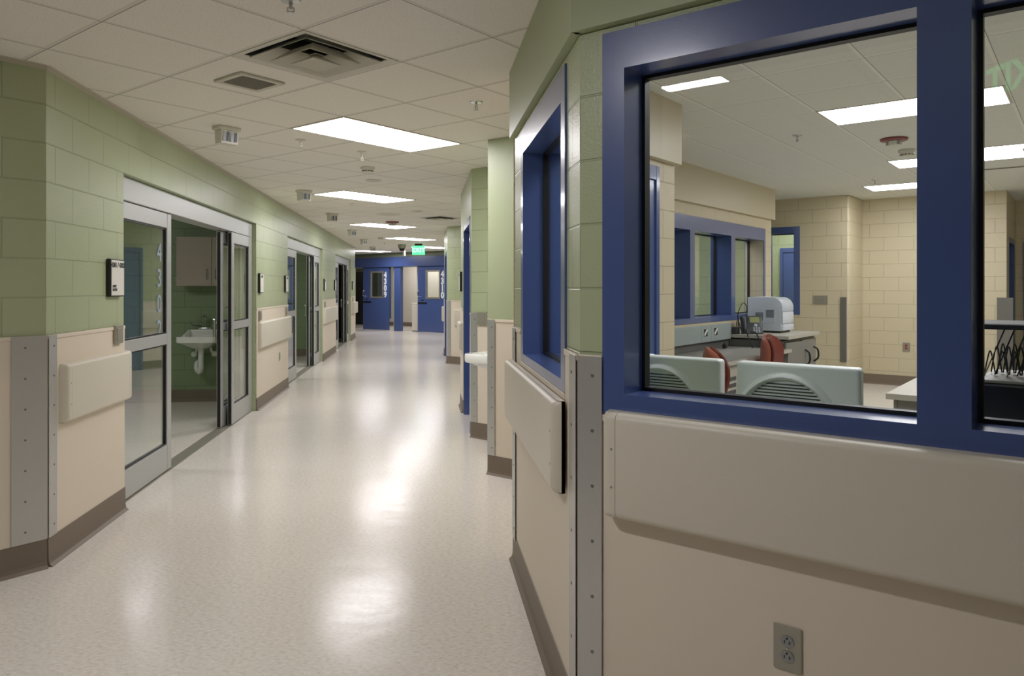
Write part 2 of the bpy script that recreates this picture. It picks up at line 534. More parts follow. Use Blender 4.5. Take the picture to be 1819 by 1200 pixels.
# rooms on the left
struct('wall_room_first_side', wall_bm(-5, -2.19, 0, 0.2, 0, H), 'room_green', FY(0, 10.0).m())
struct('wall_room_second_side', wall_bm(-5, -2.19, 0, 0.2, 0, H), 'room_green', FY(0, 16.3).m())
struct('wall_room_third_side', wall_bm(-9, -2.19, 0, 0.2, 0, H), 'room_dark', FY(0, 22.0).m())  # darkness of the unlit third room put into the wall colour
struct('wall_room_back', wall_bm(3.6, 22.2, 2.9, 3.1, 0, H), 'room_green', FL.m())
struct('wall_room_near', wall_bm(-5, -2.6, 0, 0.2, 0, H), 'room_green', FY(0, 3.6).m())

# right: near wall with the big window (N), corridor face with the narrow window (R1)
NW = (0.088, 2.90, 1.083, 2.263)            # window cut in N
struct('wall_right_near', wall_bm(0.0, 9.5, 0, 0.145, 0, HI, [NW]), 'green_block_r', FN.m())
R1W = (-3.695, -2.539, 1.107, 2.255)
struct('wall_right_first', wall_bm(-4.0, -2.325, 0, WT, 0, HI, [R1W]), 'green_block_r', FR1.m())
# painted soffit bands, a touch proud of the block
struct('trim_1', wall_bm(-0.012, 9.5, -0.03, 0, 2.285, H + 0.02), 'green_plain', FN.m())
struct('trim_2', wall_bm(-4.0, -2.325 + 0.012, -0.03, 0, 2.285, H + 0.02), 'green_plain', FR1.m())
# station side of the alcoves
W1a, W1b = 1.0, 5.06
sd0 = FW1.at(1110); sd1 = FW1.at(1165)
W1O = (sd0, sd1 + 0.05, 0.0, 2.335)
struct('wall_station_first', wall_bm(0.75, FW1.at(1198), 0, 0.05, 0, HI, [W1O]), 'beige_block', FW1.m())
struct('wall_alcove_first', wall_bm(0.0, 1.2, 0, 0.3, 0, HI), 'green_plain', FP1.m())
kx = Fr(0, 0, 0)
w2s = [FW2.at(p) for p in (1198, 1225, 1233, 1298, 1305, 1356)]
w2start = 0.55 * math.sqrt(2)
s_a = FW2.at(1150)
W2O = (w2s[0] - 1.0, w2s[5] + 0.0, 1.07, 2.27)
struct('wall_station_second', wall_bm(1.3, FW2.at(1370), 0, 0.25, 0, HI, [W2O]), 'beige_block', FW2.m())
struct('wall_alcove_second', wall_bm(0.0, 1.06, 0.25, 0.256, 0, H), 'green_block', Fr(0.697, 5.673, 45).m())
struct('wall_pillar_second', wall_bm(0.0, 1.05, 0, 0.22, 0, H), 'green_block', FP2.m())
R2O = (-8.64, -7.47, 0, 2.2)
struct('wall_right_second', wall_bm(-9.3, -7.30, 0, WT, 0, H, [R2O]), 'green_block', FR1.m(d=-0.02))
struct('wall_alcove_third', wall_bm(0.0, 6.2, 0, 0.22, 0, H), 'green_block', Fr(0.48, 9.3, 45).m(d=-0.22))
struct('wall_pillar_third', wall_bm(0.0, 6.0, 0, 0.22, 0, H), 'green_block', FP3.m())
R3O = (-16.0, -14.75, 0, 2.2)
struct('wall_right_third', wall_bm(-16.5, -14.35, 0, WT, 0, H, [R3O]), 'green_block', FR1.m(d=-0.02))
struct('wall_alcove_far', wall_bm(0.0, 6.0, 0, 0.22, 0, H), 'green_block', Fr(0.48, 16.5, 45).m(d=-0.22))
# station back wall with the set-back part
b1e = FB1.at(1508); b1s = FB1.at(1366)
wb = (FB1.at(1352), FB1.at(1421), 1.06, 2.40)
struct('wall_station_back', wall_bm(b1s - 2.5, b1e - 0.04, 0, 0.25, 0, HI, [wb]), 'beige_block', FB1.m())
bm = bm_new(); box(bm, -0.06, 0.0, 0, 0.9, 0, HI, 0.03, 4)
struct('wall_station_jog', bm, 'beige_block', FB1.m(s=b1e))
b2e = FB2.at(1788)
struct('wall_station_recess', wall_bm(FB2.at(1500), b2e, 0, 0.25, 0, HI), 'beige_block', FB2.m())
struct('wall_station_passage', wall_bm(0.0, 3.0, 0, 0.25, 0, HI, [(0.12, 1.05, 0, 2.2)]), 'beige_block', FB2.m(s=b2e - 0.0, d=0.25, rz=PI / 2) @ tr(0, 0.0, 0))
struct('wall_station_passage_end', wall_bm(0.0, 2.5, 0, 0.2, 0, HI), 'beige_block', FB2.m(s=b2e, d=1.6))
struct('wall_station_right', wall_bm(0, 9.6, 0, 0.2, 0, HI), 'beige_block', Fr(11.3, 5.3, -135).m())

# far end
fs = lambda px, off=0: FF.at(px, off)
o1 = (fs(624), fs(699), 0, 2.16); o2 = (fs(704), fs(789) - 0.02, 0, 2.16)
struct('wall_far', wall_bm(fs(560), fs(860), 0, 0.2, 0, H, [o1, o2]), 'green_block', FF.m())
struct('wall_far_room', wall_bm(fs(600), fs(900), 2.2, 2.3, 0, H), 'cream', FF.m())
struct('wall_hall_end', wall_bm(-9, -1.97, 0, 0.2, 0, H), 'green_block', FY(0, 33).m())
# shell behind the camera
struct('wall_behind', wall_bm(-12, 12, 0, 0.2, 0, H + 0.3), 'green_block', FY(0, -7.5).m())
struct('wall_behind_left', wall_bm(-9, 36, 0, 0.2, 0, H + 0.3), 'green_block', Fr(-9.5, 0, 90).m())
struct('wall_behind_right', wall_bm(-36, 9, 0, 0.2, 0, H + 0.3), 'green_block', Fr(11.5, 0, -90).m())

# ------------------------------------------------------------------ wainscot, baseboard
def wains(n, fr, s0, s1, top, bump=0.0):
    bm = bm_new()
    box(bm, s0, s1, -0.007, 0, 0.14, top)
    box(bm, s0, s1, -0.012, 0, top - 0.022, top, 0.003)
    struct('trim_%d' % n, bm, 'panel', fr.m())


def baseboard(side, fr, s0, s1):
    bm = bm_new()
    prism(bm, [(0, 0), (-0.034, 0), (-0.030, 0.004), (-0.017, 0.016), (-0.013, 0.035), (-0.011, 0.150), (0, 0.152)], 'x', s0, s1)
    struct('baseboard_' + side, bm, 'base', fr.m())


k = 3
for a, b in ((4.171, D1[0]), (D1[1], D2[0]), (D2[1], D3[0]), (D3[1], 22.2)):
    wains(k, FL, a, b, 1.222); k += 1
wains(k, FLR, -3.0, 0, 1.222); k += 1
wains(k, FN, 0.0, 0.088, 1.262); k += 1
wains(k, FN, 0.088, 3.4, 1.08); k += 1
wains(k, FR1, -4.0, -3.695, 1.262); k += 1
wains(k, FR1, -2.539, -2.325, 1.262); k += 1
wains(k, FR1, -3.695, -2.539, 1.105); k += 1
wains(k, FP1, 0, 1.2, 1.222); k += 1
wains(k, FP2, 0, 1.2, 1.222); k += 1
wains(k, FP3, 0, 1.2, 1.222); k += 1
FR2 = Fr(0.48, 0, -90)
wains(k, FR2, -9.3, -8.70, 1.222); k += 1
wains(k, FR2, -7.41, -7.30, 1.222); k += 1
wains(k, FR2, -14.69, -14.35, 1.222); k += 1
wains(k, FR2, -16.5, -16.06, 1.222); k += 1
for nm, fr, a, b in (('left_first', FL, 4.171, D1[0]), ('left_second', FL, D1[1], D2[0]), ('left_third', FL, D2[1], D3[0]), ('left_fourth', FL, D3[1], 22.2),
                     ('left_near', FLR, -3, 0), ('right_near', FN, 0, 3.4), ('right_first', FR1, -4.0, -2.325), ('pillar_first', FP1, 0, 1.2),
                     ('pillar_second', FP2, 0, 1.2), ('pillar_third', FP3, 0, 1.2), ('right_second', FR2, -9.3, -8.70), ('right_third', FR2, -14.69, -14.35), ('right_fourth', FR2, -16.5, -16.06),
                     ('room_first', FY(0, 10.0), -5, -2.22), ('room_second', FY(0, 16.3), -5, -2.22), ('station_back', FB1, b1s - 2, b1e - 0.04), ('station_recess', FB2, FB2.at(1500), b2e), ('far_room', Fr(FF.m(d=2.2).translation.x, FF.m(d=2.2).translation.y, -45), fs(600), fs(900))):
    baseboard(nm, fr, a, b)

for n_, fr_, a_, b_ in ((50, FL, 4.171, 22.2), (51, FLR, -6.0, 0.0)):
    bm = bm_new(); box(bm, a_, b_, -0.022, 0, H - 0.003, H - 0.0005); box(bm, a_, b_, -0.0025, 0, H - 0.022, H - 0.003)
    struct('trim_%d' % n_, bm, 'tee', fr_.m())

# ------------------------------------------------------------------ windows in blue steel frames
def ring(bm, s0, s1, z0, z1, w, d0, d1, mull=(), wt=None, wb=None):
    wt = w if wt is None else wt; wb = w if wb is None else wb
    box(bm, s0, s1, d0, d1, z1 - wt, z1); box(bm, s0, s1, d0, d1, z0, z0 + wb)
    box(bm, s0, s0 + w, d0, d1, z0 + wb, z1 - wt); box(bm, s1 - w, s1, d0, d1, z0 + wb, z1 - wt)
    for a, b in mull: box(bm, a, b, d0, d1, z0 + wb, z1 - wt)


def window(n, fr, s0, s1, z0, z1, w, depth, gd, mull=(), wt=None, wb=None, proud=0.008):
    wt = w if wt is None else wt; wb = w if wb is None else wb
    root = struct('window_%d' % n, mw=fr.m())
    bm = bm_new(); ring(bm, s0, s1, z0, z1, w, -proud, depth, mull, wt, wb)
    obj('window_frame', bm, 'blue', root)
    edges = [s0 + w] + [e for ab in mull for e in ab] + [s1 - w]
    for a, b in zip(edges[::2], edges[1::2]):
        bm = bm_new(); ring(bm, a, b, z0 + wb, z1 - wt, 0.011, gd - 0.012, gd + 0.02)
        obj('glazing_gasket', bm, 'black', root)
        bm = bm_new(); box(bm, a + 0.004, b - 0.004, gd, gd + 0.006, z0 + wb + 0.004, z1 - wt - 0.004)
        obj('glass_pane', bm, 'glass', root)
    return root


window(1, FN, 0.088, 2.90, 1.083, 2.263, 0.077, 0.15, 0.118, [(0.96, 1.072), (1.868, 1.98)], 0.118, 0.065)
window(2, FR1, -3.695, -2.539, 1.107, 2.255, 0.073, 0.23, 0.105, [], 0.118, 0.04)
ms = [(w2s[1], w2s[2]), (w2s[3], w2s[4])]
window(3, FW2, w2s[0] - 1.0, w2s[5] + 0.06, 1.07, 2.27, 0.06, 0.26, 0.20, ms, 0.16, 0.06)
window(4, FB1, wb[0], wb[1], 1.06, 2.40, 0.09, 0.25, 0.15, [], 0.10, 0.1)
# soffit bands of the station
struct('trim_30', wall_bm(0.75, FW1.at(1200), -0.05, 0, 2.38, HI), 'beige_plain', FW1.m())
struct('trim_31', wall_bm(1.5, FW2.at(1370) + 0.02, -0.05, 0, 2.41, HI), 'beige_plain', FW2.m())

# ------------------------------------------------------------------ sliding glass doors, left wall
def glass_leaf(root, s0, s1, d0, d1, z0, z1, screws=False):
    w = 0.095
    bm = bm_new()
    box(bm, s0, s0 + w, d0, d1, z0, z1, 0.004); box(bm, s1 - w, s1, d0, d1, z0, z1, 0.004)
    box(bm, s0 + w, s1 - w, d0 + 0.002, d1 - 0.002, z0, 0.215, 0.002); box(bm, s0 + w, s1 - w, d0 + 0.002, d1 - 0.002, 1.02, 1.105, 0.002)
    box(bm, s0 + w, s1 - w, d0 + 0.002, d1 - 0.002, z1 - 0.115, z1, 0.002)
    lf = obj('door_leaf', bm, 'alu', root)
    dm = (d0 + d1) / 2
    for za, zb in ((0.215, 1.02), (1.105, z1 - 0.115)):
        bm = bm_new(); ring(bm, s0 + w, s1 - w, za, zb, 0.012, dm - 0.012, dm + 0.012)
        obj('glazing_gasket', bm, 'black', lf)
        bm = bm_new(); box(bm, s0 + w + 0.006, s1 - w - 0.006, dm - 0.003, dm + 0.003, za + 0.006, zb - 0.006)
        obj('glass_pane', bm, 'glass_door', lf)
    return lf


def sliding_door(n, y0, y1, digits=None):
    root = struct('door_%d' % n, mw=FL.m(s=y0))
    W = y1 - y0
    bm = bm_new(); box(bm, 0.0, W - 0.07, 0.045, 0.20, 2.07, ZL - 0.002, 0.004)
    obj('door_header', bm, 'alu', root)
    bm = bm_new(); box(bm, W - 0.07, W - 0.0, 0.045, 0.20, 0, ZL - 0.002, 0.004); box(bm, 0.0, 0.05, 0.075, 0.20, 0, 2.07, 0.004)
    obj('door_jamb', bm, 'alu', root)
    glass_leaf(root, 0.05, 1.13, 0.06, 0.105, 0.012, 2.065)
    lf = glass_leaf(root, 3.0, W - 0.07, 0.045, 0.09, 0.012, 2.065)
    l2 = glass_leaf(root, 2.84, W - 0.15, 0.115, 0.16, 0.012, 2.06)
    bm = bm_new(); box(bm, 2.831, 2.84, 0.122, 0.152, 0.02, 2.05); obj('weather_strip', bm, 'black', root)
    bm = bm_new(); box(bm, 2.991, 3.0, 0.052, 0.082, 0.02, 2.05); obj('weather_strip', bm, 'black', root)
    bm = bm_new(); box(bm, 2.80, 2.85, 0.165, 0.19, 0.95, 1.15, 0.01); obj('pull_handle', bm, 'chrome', root)
    bm = bm_new(); box(bm, 0.0, W, 0.05, 0.17, 0.0, 0.005, 0.002); obj('threshold', bm, 'plate', root)
    if digits:
        for i, ch in enumerate(digits):
            text('door_number', ch, 0.2, 'etched', root, tr(0.90, 0.076, 1.74 - 0.2 * i) @ FACE, 0.002)
    return root


sliding_door(1, *D1, digits='4302')
sliding_door(2, *D2)
sliding_door(3, *D3, digits='4307')

# ------------------------------------------------------------------ blue steel door frames on the right side
def door_frame(n, fr, s0, s1, ztop, depth, leaf_d, proud=0.006, w=0.05, wtop=0.08, window_in=False, leaf_mat='blue'):
    root = struct('door_%d' % n, mw=fr.m())
    bm = bm_new()
    box(bm, s0 - w, s0, -proud, depth, 0, ztop + wtop, 0.003); box(bm, s1, s1 + w, -proud, depth, 0, ztop + wtop, 0.003)
    box(bm, s0, s1, -proud, depth, ztop, ztop + wtop, 0.003)
    obj('door_frame', bm, 'blue', root)
    bm = bm_new(); box(bm, s0 + 0.003, s1 - 0.003, leaf_d, leaf_d + 0.045, 0.01, ztop - 0.003, 0.002)
    lf = obj('door_leaf', bm, leaf_mat, root)
    bm = bm_new(); tube(bm, smooth_path([(s1 - 0.10, leaf_d - 0.005, 1.0), (s1 - 0.10, leaf_d - 0.05, 1.0), (s1 - 0.2, leaf_d - 0.055, 1.0)]), 0.011)
    obj('door_lever', bm, 'chrome', root, smooth=True)
    return root


door_frame(4, FR2, R2O[0] + 0.05, R2O[1] - 0.05, 2.12, 0.215, 0.16)
door_frame(5, FR2, R3O[0] + 0.05, R3O[1] - 0.05, 2.12, 0.215, 0.16)
door_frame(6, FW1, sd0 + 0.05, sd1 - 0.0, 2.235, 0.05, 0.006, w=0.05, wtop=0.1)
# 4311: blue framed door on the pillar face in the third alcove, seen mirrored in the glass
door_frame(13, FP3, 3.9, 4.8, 2.1, 0.0, -0.03, proud=0.05)
dr = door_frame(7, FP3, 0.62, 1.72, 2.1, 0.0, -0.03, proud=0.05)
for i, ch in enumerate('4311'):
    text('door_number', ch, 0.17, 'number', dr, tr(1.60, -0.033, 1.82 - 0.17 * i) @ FACE, 0.004)

# ------------------------------------------------------------------ bumper rails, corner guards, plates, signs
def bumper(fr, s0, s1, z0, z1, label, caps=(True, True), th=0.05, d=0.0):
    t = thing('bumper_rail', label, 'bumper rail', fr.m(s=s0, d=d, z=z0), 'bumper rails')
    w = s1 - s0; h = z1 - z0; cw = 0.055
    def prof(k=1.0):
        r = 0.022; y = -th * k
        p = [(0, 0.0), (-th * 0.55 * k, 0.0)]
        for i in range(5):
            a = i / 4 * PI / 2; p.append((y + r * (1 - math.sin(a)), r * (1 - math.cos(a))))
        for i in range(5):
            a = i / 4 * PI / 2; p.append((y + r * (1 - math.cos(a)), h - r * (1 - math.sin(a))))
        p += [(-th * 0.55 * k, h), (0, h)]
        return p
    bm = bm_new(); prism(bm, prof(), 'x', cw if caps[0] else 0, w - (cw if caps[1] else 0))
    obj('rail_cover', bm, 'rail', t, smooth=True)
    for side in (0, 1):
        if not caps[side]: continue
        a, b = (0.0, cw - 0.0015) if side == 0 else (w - cw + 0.0015, w)
        sgn = 1 if side == 0 else -1
        t2 = bmesh.new()
        # cap: profile swept to a rounded end
        rings = []
        for i in range(6):
            u = i / 5; ang = u * PI / 2
            x = (b if side == 0 else a) - sgn * (cw - 0.0015) * (math.sin(ang) * 0.5 + 0.5 * u)
            kk = 1.0 if u < 0.45 else 1.0 - 0.55 * ((u - 0.45) / 0.55) ** 2
            rings.append([t2.verts.new((x, y, z)) for y, z in prof(kk)])
        for A, B in zip(rings, rings[1:]):
            for j in range(len(A)):
                t2.faces.new((A[j], A[(j + 1) % len(A)], B[(j + 1) % len(A)], B[j]))
        t2.faces.new(rings[0]); t2.faces.new(list(reversed(rings[-1])))
        bmesh.ops.recalc_face_normals(t2, faces=t2.faces[:])
        c = obj('end_cap', t2, 'rail', t, smooth=True)
        for zz in (0.3, 0.66):
            bm = bm_new(); xs = (b if side == 0 else a) - sgn * 0.012
            cyl(bm, (xs, -th - 0.001, h * zz), (xs, -th + 0.004, h * zz), 0.004, n=8); obj('screw', bm, 'plate', c)
    return t


bumper(FL, 4.30, 5.215, 0.735, 1.055, 'beige bumper rail between the left corner guard and the first sliding door')
bumper(FL, 9.20, 11.30, 0.735, 1.055, 'beige bumper rail between the first and second sliding doors')
bumper(FL, 15.15, 17.35, 0.735, 1.055, 'beige bumper rail between the second and third sliding doors')
bumper(FL, 21.0, 22.15, 0.735, 1.055, 'short beige bumper rail at the far end of the left wall', th=0.09)
bumper(FLR, -1.9, -0.22, 0.735, 1.055, 'shaded beige bumper rail left of the steel corner guard at the picture edge')
bumper(FN, 0.115, 3.2, 0.782, 1.098, 'long beige bumper rail under the big station window', th=0.07)
bumper(FR1, -3.98, -2.49, 0.77, 1.085, 'beige bumper rail under the narrow corridor window', th=0.045, d=-0.017)
bumper(FR2, -9.28, -8.72, 0.735, 1.055, 'beige bumper rail beyond the blue door opening on the right', th=0.05)
bumper(FR2, -16.45, -16.08, 0.735, 1.055, 'farthest beige bumper rail on the right, before the far doors', th=0.06)
bumper(FP3, 0.2, 0.62, 0.735, 1.055, 'beige bumper rail on the farthest green pillar face')


def guard(fr, s, z0, z1, wl_, wr, angle, label, cat='corner guard', mat='steel'):
    """bent steel plate: left leg along this wall, right leg turning by angle"""
    t = thing('corner_guard', label, cat, fr.m(s=s, z=z0), 'steel corner guards')
    h = z1 - z0
    d0 = -0.013
    A = Matrix.Rotation(angle, 4, 'Z')
    bm = bm_new()
    if wl_: box(bm, -wl_, 0.0 + abs(d0) * math.tan(abs(angle) / 2), d0 - 0.002, d0, 0, h, 0.0008, 1)
    if wr:
        t2 = bmesh.new(); box(t2, -abs(d0) * math.tan(abs(angle) / 2), wr, d0 - 0.002, d0, 0, h, 0.0008, 1)
        merge(bm, t2, A)
    obj('guard_plate', bm, mat, t)
    for i in range(7):
        z = 0.06 + (h - 0.12) * i / 6
        for side in (0, 1):
            if (side == 0 and not wl_) or (side == 1 and not wr): continue
            if side == (0 if wl_ < wr else 1) and i % 2: continue
            bm = bm_new(); x = -wl_ * 0.62 if side == 0 else wr * 0.62
            t2 = bmesh.new(); cyl(t2, (x, d0 - 0.0035, z), (x, d0 - 0.001, z), 0.0055, n=8)
            merge(bm, t2, A if side else None); obj('screw', bm, 'alu_dark', t)
    return t


guard(FL, 4.171, 0.152, 1.222, 0, 0.085, 0, 'narrow leg of steel corner guard facing the corridor at left corner')
t = guard(FLR, 0.0, 0.152, 1.222, 0.165, 0, 0, 'x')
t['label'] = 'broad steel corner guard leg on the shaded wall at left corner'
guard(FN, 0.0, 0.10, 1.258, 0.0, 0.09, 0, 'tall steel corner guard at the near right corner, facing the camera')
t = guard(FR1, -2.325, 0.10, 1.258, 0.10, 0, 0, 'x')
t['label'] = 'narrow steel guard leg right of the bumper rail under the narrow window'
guard(FR1, -4.0, 0.13, 1.258, 0, 0.12, 0, 'thin steel guard at the far end of the narrow window wall')
guard(FP1, 0.0, 0.152, 1.222, 0, 0.075, 0, 'steel corner guard on the nearest green column behind the station')
guard(FP2, 0.0, 0.152, 1.222, 0, 0.085, 0, 'steel corner guard on the pillar behind the white sink')
guard(FP3, 0.0, 0.152, 1.222, 0, 0.09, 0, 'steel corner guard on the farthest green pillar')
gs = FB1.at(1493)
guard(FB1, gs, 0.38, 1.33, 0, b1e - gs - 0.03, 0, 'steel corner guard on the beige back wall inside the station', mat='steel_reflecting_dark')
guard(FB2, FB2.at(1771), 0.1, 1.33, 0, 0.19, 0, 'steel corner guard near the blue door seen through right pane', mat='steel_reflecting_dark')


def plate(name, fr, s, z, w, h, label, cat, group=None, mat='plate', th=0.012, d=-0.007):
    o = thing(name, label, cat, fr.m(s=s, d=d, z=z), group)
    bm = bm_new(); box(bm, -w / 2, w / 2, -th, 0, -h / 2, h / 2, 0.003)
    obj('face_plate', bm, mat, o)
    return o


for y, z, lab in ((5.06, 1.17, 'grey door push plate below the nearest room sign'), (9.27, 1.13, 'grey door push plate below the room sign right of the first door'),
                  (11.02, 1.13, 'grey door push plate just left of the second sliding door'), (15.28, 1.13, 'grey door push plate just right of the second sliding door'),
                  (21.3, 1.13, 'grey door push plate right of the third sliding door')):
    p = plate('push_plate', FL, y, z, 0.115, 0.118, lab, 'push plate', 'door push plates', th=0.02)
    bm = bm_new(); box(bm, -0.042, 0.042, -0.024, -0.019, -0.042, 0.042, 0.002); obj('push_button', bm, 'plate', p)
p = plate('push_plate', FP2, 0.155, 1.17, 0.12, 0.125, 'grey push plate beside the steel guard on the pillar behind the sink', 'push plate', 'door push plates', th=0.02)
bm = bm_new(); box(bm, -0.042, 0.042, -0.024, -0.019, -0.042, 0.042, 0.002); obj('push_button', bm, 'plate', p)


def room_sign(fr, s, z, label, lines, w=0.19, h=0.24):
    t = thing('room_sign', label, 'room sign', fr.m(s=s, z=z), 'room signs')
    bm = bm_new(); box(bm, -w / 2, w / 2, -0.028, 0, -h / 2, h / 2, 0.006); obj('sign_backing', bm, 'black', t)
    bm = bm_new(); box(bm, -w / 2 + 0.008, w / 2 - 0.008, -0.031, -0.0275, -h / 2 + 0.008, h / 2 - 0.008, 0.001); obj('sign_face', bm, 'sign_face', t)
    text('sign_number', lines[0], 0.042, 'ink', t, tr(0.0, -0.0315, h / 2 - 0.04) @ FACE, 0.0016)
    if len(lines) > 1:
        text('sign_text', lines[1], 0.022, 'ink', t, tr(-w / 2 + 0.022, -0.0315, -h / 2 + 0.055) @ FACE, 0.001, align='LEFT')
    return t


room_sign(FL, 5.02, 1.535, 'white room sign reading 4301 / 4302 left of the first sliding door', ['4301 / 4302', 'ANTE\nROOM'], 0.21)
room_sign(FL, 9.32, 1.525, 'black-backed white room sign just right of the first sliding door', ['4303', '4\n4'])
room_sign(FL, 11.02, 1.525, 'black-backed white room sign just left of the second sliding door', ['4304', '4'])
room_sign(FL, 15.28, 1.525, 'black-backed white room sign just right of the second sliding door', ['4305', '4'])
room_sign(FL, 17.05, 1.525, 'black-backed white room sign just left of the third sliding door', ['4306', '4'])
room_sign(FL, 21.3, 1.525, 'farthest black-backed room sign, near the end of the left wall', ['4308', '4'])
room_sign(FR2, -9.1, 1.545, 'black-backed room sign beyond the blue door opening on the right', ['4312', '4'])


def outlet(fr, s, z, label, body='recept', w=0.075, h=0.118, detail=True):
    t = thing('power_outlet', label, 'power outlet', fr.m(s=s, d=-0.007, z=z), 'power outlets')
    bm = bm_new(); box(bm, -w / 2, w / 2, -0.006, 0, -h / 2, h / 2, 0.003); obj('cover_plate', bm, 'plate', t)
    for sg in (1, -1):
        bm = bm_new(); t2 = bmesh.new()
        bmesh.ops.create_cone(t2, cap_ends=True, segments=24, radius1=0.0172, radius2=0.0172, depth=0.004)
        merge(bm, t2, tr(0, -0.0075, sg * 0.0195) @ Matrix.Rotation(PI / 2, 4, 'X') @ Matrix.Diagonal((1, 0.84, 1, 1)))
        rc = obj('receptacle', bm, body, t)
        if detail:
            bm = bm_new(); z0 = sg * 0.0195
            box(bm, -0.0075, -0.0055, -0.0102, -0.0092, z0 - 0.005, z0 + 0.003); box(bm, 0.0055, 0.0075, -0.0102, -0.0092, z0 - 0.006, z0 + 0.003)
            box(bm, 0.0075, 0.0095, -0.0102, -0.0092, z0 - 0.002, z0)
            cyl(bm, (0, -0.0102, z0 + 0.0085), (0, -0.0092, z0 + 0.0085), 0.0028, n=10)
            obj('slots', bm, 'slot', rc)
    bm = bm_new(); cyl(bm, (0, -0.0075, 0), (0, -0.0055, 0), 0.003, n=10); obj('screw', bm, 'alu', t)
    return t


outlet(FN, 0.657, 0.522, 'steel duplex power outlet low on the beige wall at lower right')
outlet(FL, 10.55, 0.52, 'power outlet below the bumper rail between first and second sliding doors')
outlet(FB2, FB2.at(1610), 0.585, 'power outlet with red receptacles low on the beige station wall', 'red_recept', 0.1, 0.13, False)
p = plate('switch_plate', FB1, FB1.at(1458), 1.29, 0.2, 0.125, 'steel switch plate on the beige back wall right of the printer', 'switch plate', d=0)
for k_ in (-0.05, 0, 0.05):
    bm = bm_new(); box(bm, k_ - 0.006, k_ + 0.006, -0.02, -0.01, -0.012, 0.012, 0.002); obj('toggle', bm, 'plate', p)
pk = plate('wall_box', FP2, 0.36, 0.93, 0.075, 0.11, 'dark electrical wall box above the white sink on the right', 'wall box', mat='black', th=0.015)
bm = bm_new(); box(bm, -0.02, 0.02, -0.017, -0.014, -0.03, 0.03, 0.002); obj('socket_insert', bm, 'plate', pk)

# ------------------------------------------------------------------ ceiling lights
def ceiling_light(fr, s0, d0, w, h, z, label, lens, group):
    t = thing('ceiling_light', label, 'ceiling light', fr.m(s=s0, d=d0, z=z), group)
    bm = bm_new()
    for a, b, c, e in ((0, w, 0, 0.018), (0, w, h - 0.018, h), (0, 0.018, 0.018, h - 0.018), (w - 0.018, w, 0.018, h - 0.018)):
        box(bm, a, b, c, e, -0.005, -0.0005)
    obj('light_frame', bm, 'tee', t)
    bm = bm_new(); vs = [bm.verts.new(p) for p in ((0.018, 0.018, -0.003), (0.018, h - 0.018, -0.003), (w - 0.018, h - 0.018, -0.003), (w - 0.018, 0.018, -0.003))]
    bm.faces.new(vs); obj('lens', bm, lens, t)
    return t


ords = ['nearest', 'second', 'third', 'fourth', 'fifth']
for i, (u, v) in enumerate(((2, 1), (6.1, 6.05), (11.35, 11.3), (16.3, 15.2), (21.3, 18.9))):
    ceiling_light(FC, u * T, v * T, 2 * T, T, H, '%s bright ceiling light panel along the corridor, counting from the camera' % ords[i], 'lens', 'corridor light panels')
ceiling_light(FC, 22.0 * T, 24.0 * T, 2 * T, T, H, 'ceiling light panel past the far end of the left wall', 'lens', 'corridor light panels')
# station lights: positions measured on its own grid
for i, (px, py, lab) in enumerate(((1448, 198, 'large ceiling light panel behind the blue mullion in the station'), (1574, 286, 'middle station light panel right of the red strobe'),
                                   (1531, 331, 'farthest station light panel near the beige back wall'))):
    q = on_level(px, py, HI) - FCS.o; s_, d_ = q.dot(FCS.s), q.dot(FCS.d)
    ceiling_light(FCS, s_, d_, 2 * T, T, HI, lab, 'lens_s', 'station light panels')
q = on_level(1740, 262, HI) - FCS.o
ceiling_light(FCS, q.dot(FCS.s) - 0.5, q.dot(FCS.d), 2 * T, T, HI, 'station light panel seen through the right pane below the larger one', 'lens_s', 'station light panels')
ceiling_light(FC, -3.08 * T, -2.98 * T, 0.26 * T, 0.66 * T, H, 'slim ceiling light overhead at the camera, mirrored in the big window', 'lens_slim', 'slim ceiling lights')
ceiling_light(FC, -6.0 * T, -9.0 * T, 2 * T, T, H, 'unseen light panel added behind the camera to brighten the near wall', 'lens_fill', 'corridor light panels')  # fill panel added behind the view for the near right wall
ceiling_light(FY(1.3, 2.5), 0, 0, 2 * T, T, HI, 'unseen light panel added straight above the monitors to brighten them', 'lens_s', 'station light panels')  # added out of view to brighten monitor backs and sill
# rooms off the corridor: panels added out of view to light them
ceiling_light(FY(-4.6, 6.5), 0, 0, 2 * T, T, H, 'unseen light panel added inside the first glass-door room', 'lens_room_fill', 'room light panels')
ceiling_light(FY(-4.6, 12.6), 0, 0, 2 * T, T, H, 'unseen light panel added inside the second glass-door room', 'lens_s', 'room light panels')
ceiling_light(FY(2.6, 8.9), 0, 0, 2 * T, T, H, 'unseen light panel added to brighten the green room behind the station windows', 'lens_s', 'room light panels')
ceiling_light(FF, fs(650), 0.8, 2 * T, T, H, 'unseen light panel added inside the far blue-door room', 'lens_s', 'room light panels')
ceiling_light(FF, fs(740), 0.8, 2 * T, T, H, 'unseen light panel added inside the far room with pale walls', 'lens_s', 'room light panels')

# ------------------------------------------------------------------ ceiling fittings
def zat(fr, px, py, off=0.0):
    """height of the point of plane d=off seen at a pixel"""
    p = fr.o + fr.s * fr.at(px, off) + fr.d * off
    return CAM_H - (py - HOR) / F_PX * (p.x * math.sin(YAW) + p.y * math.cos(YAW))


def at_ceiling(px, py, h=H, deg=45):
    p = on_level(px, py, h)
    return Fr(p.x, p.y, deg).m(z=h)


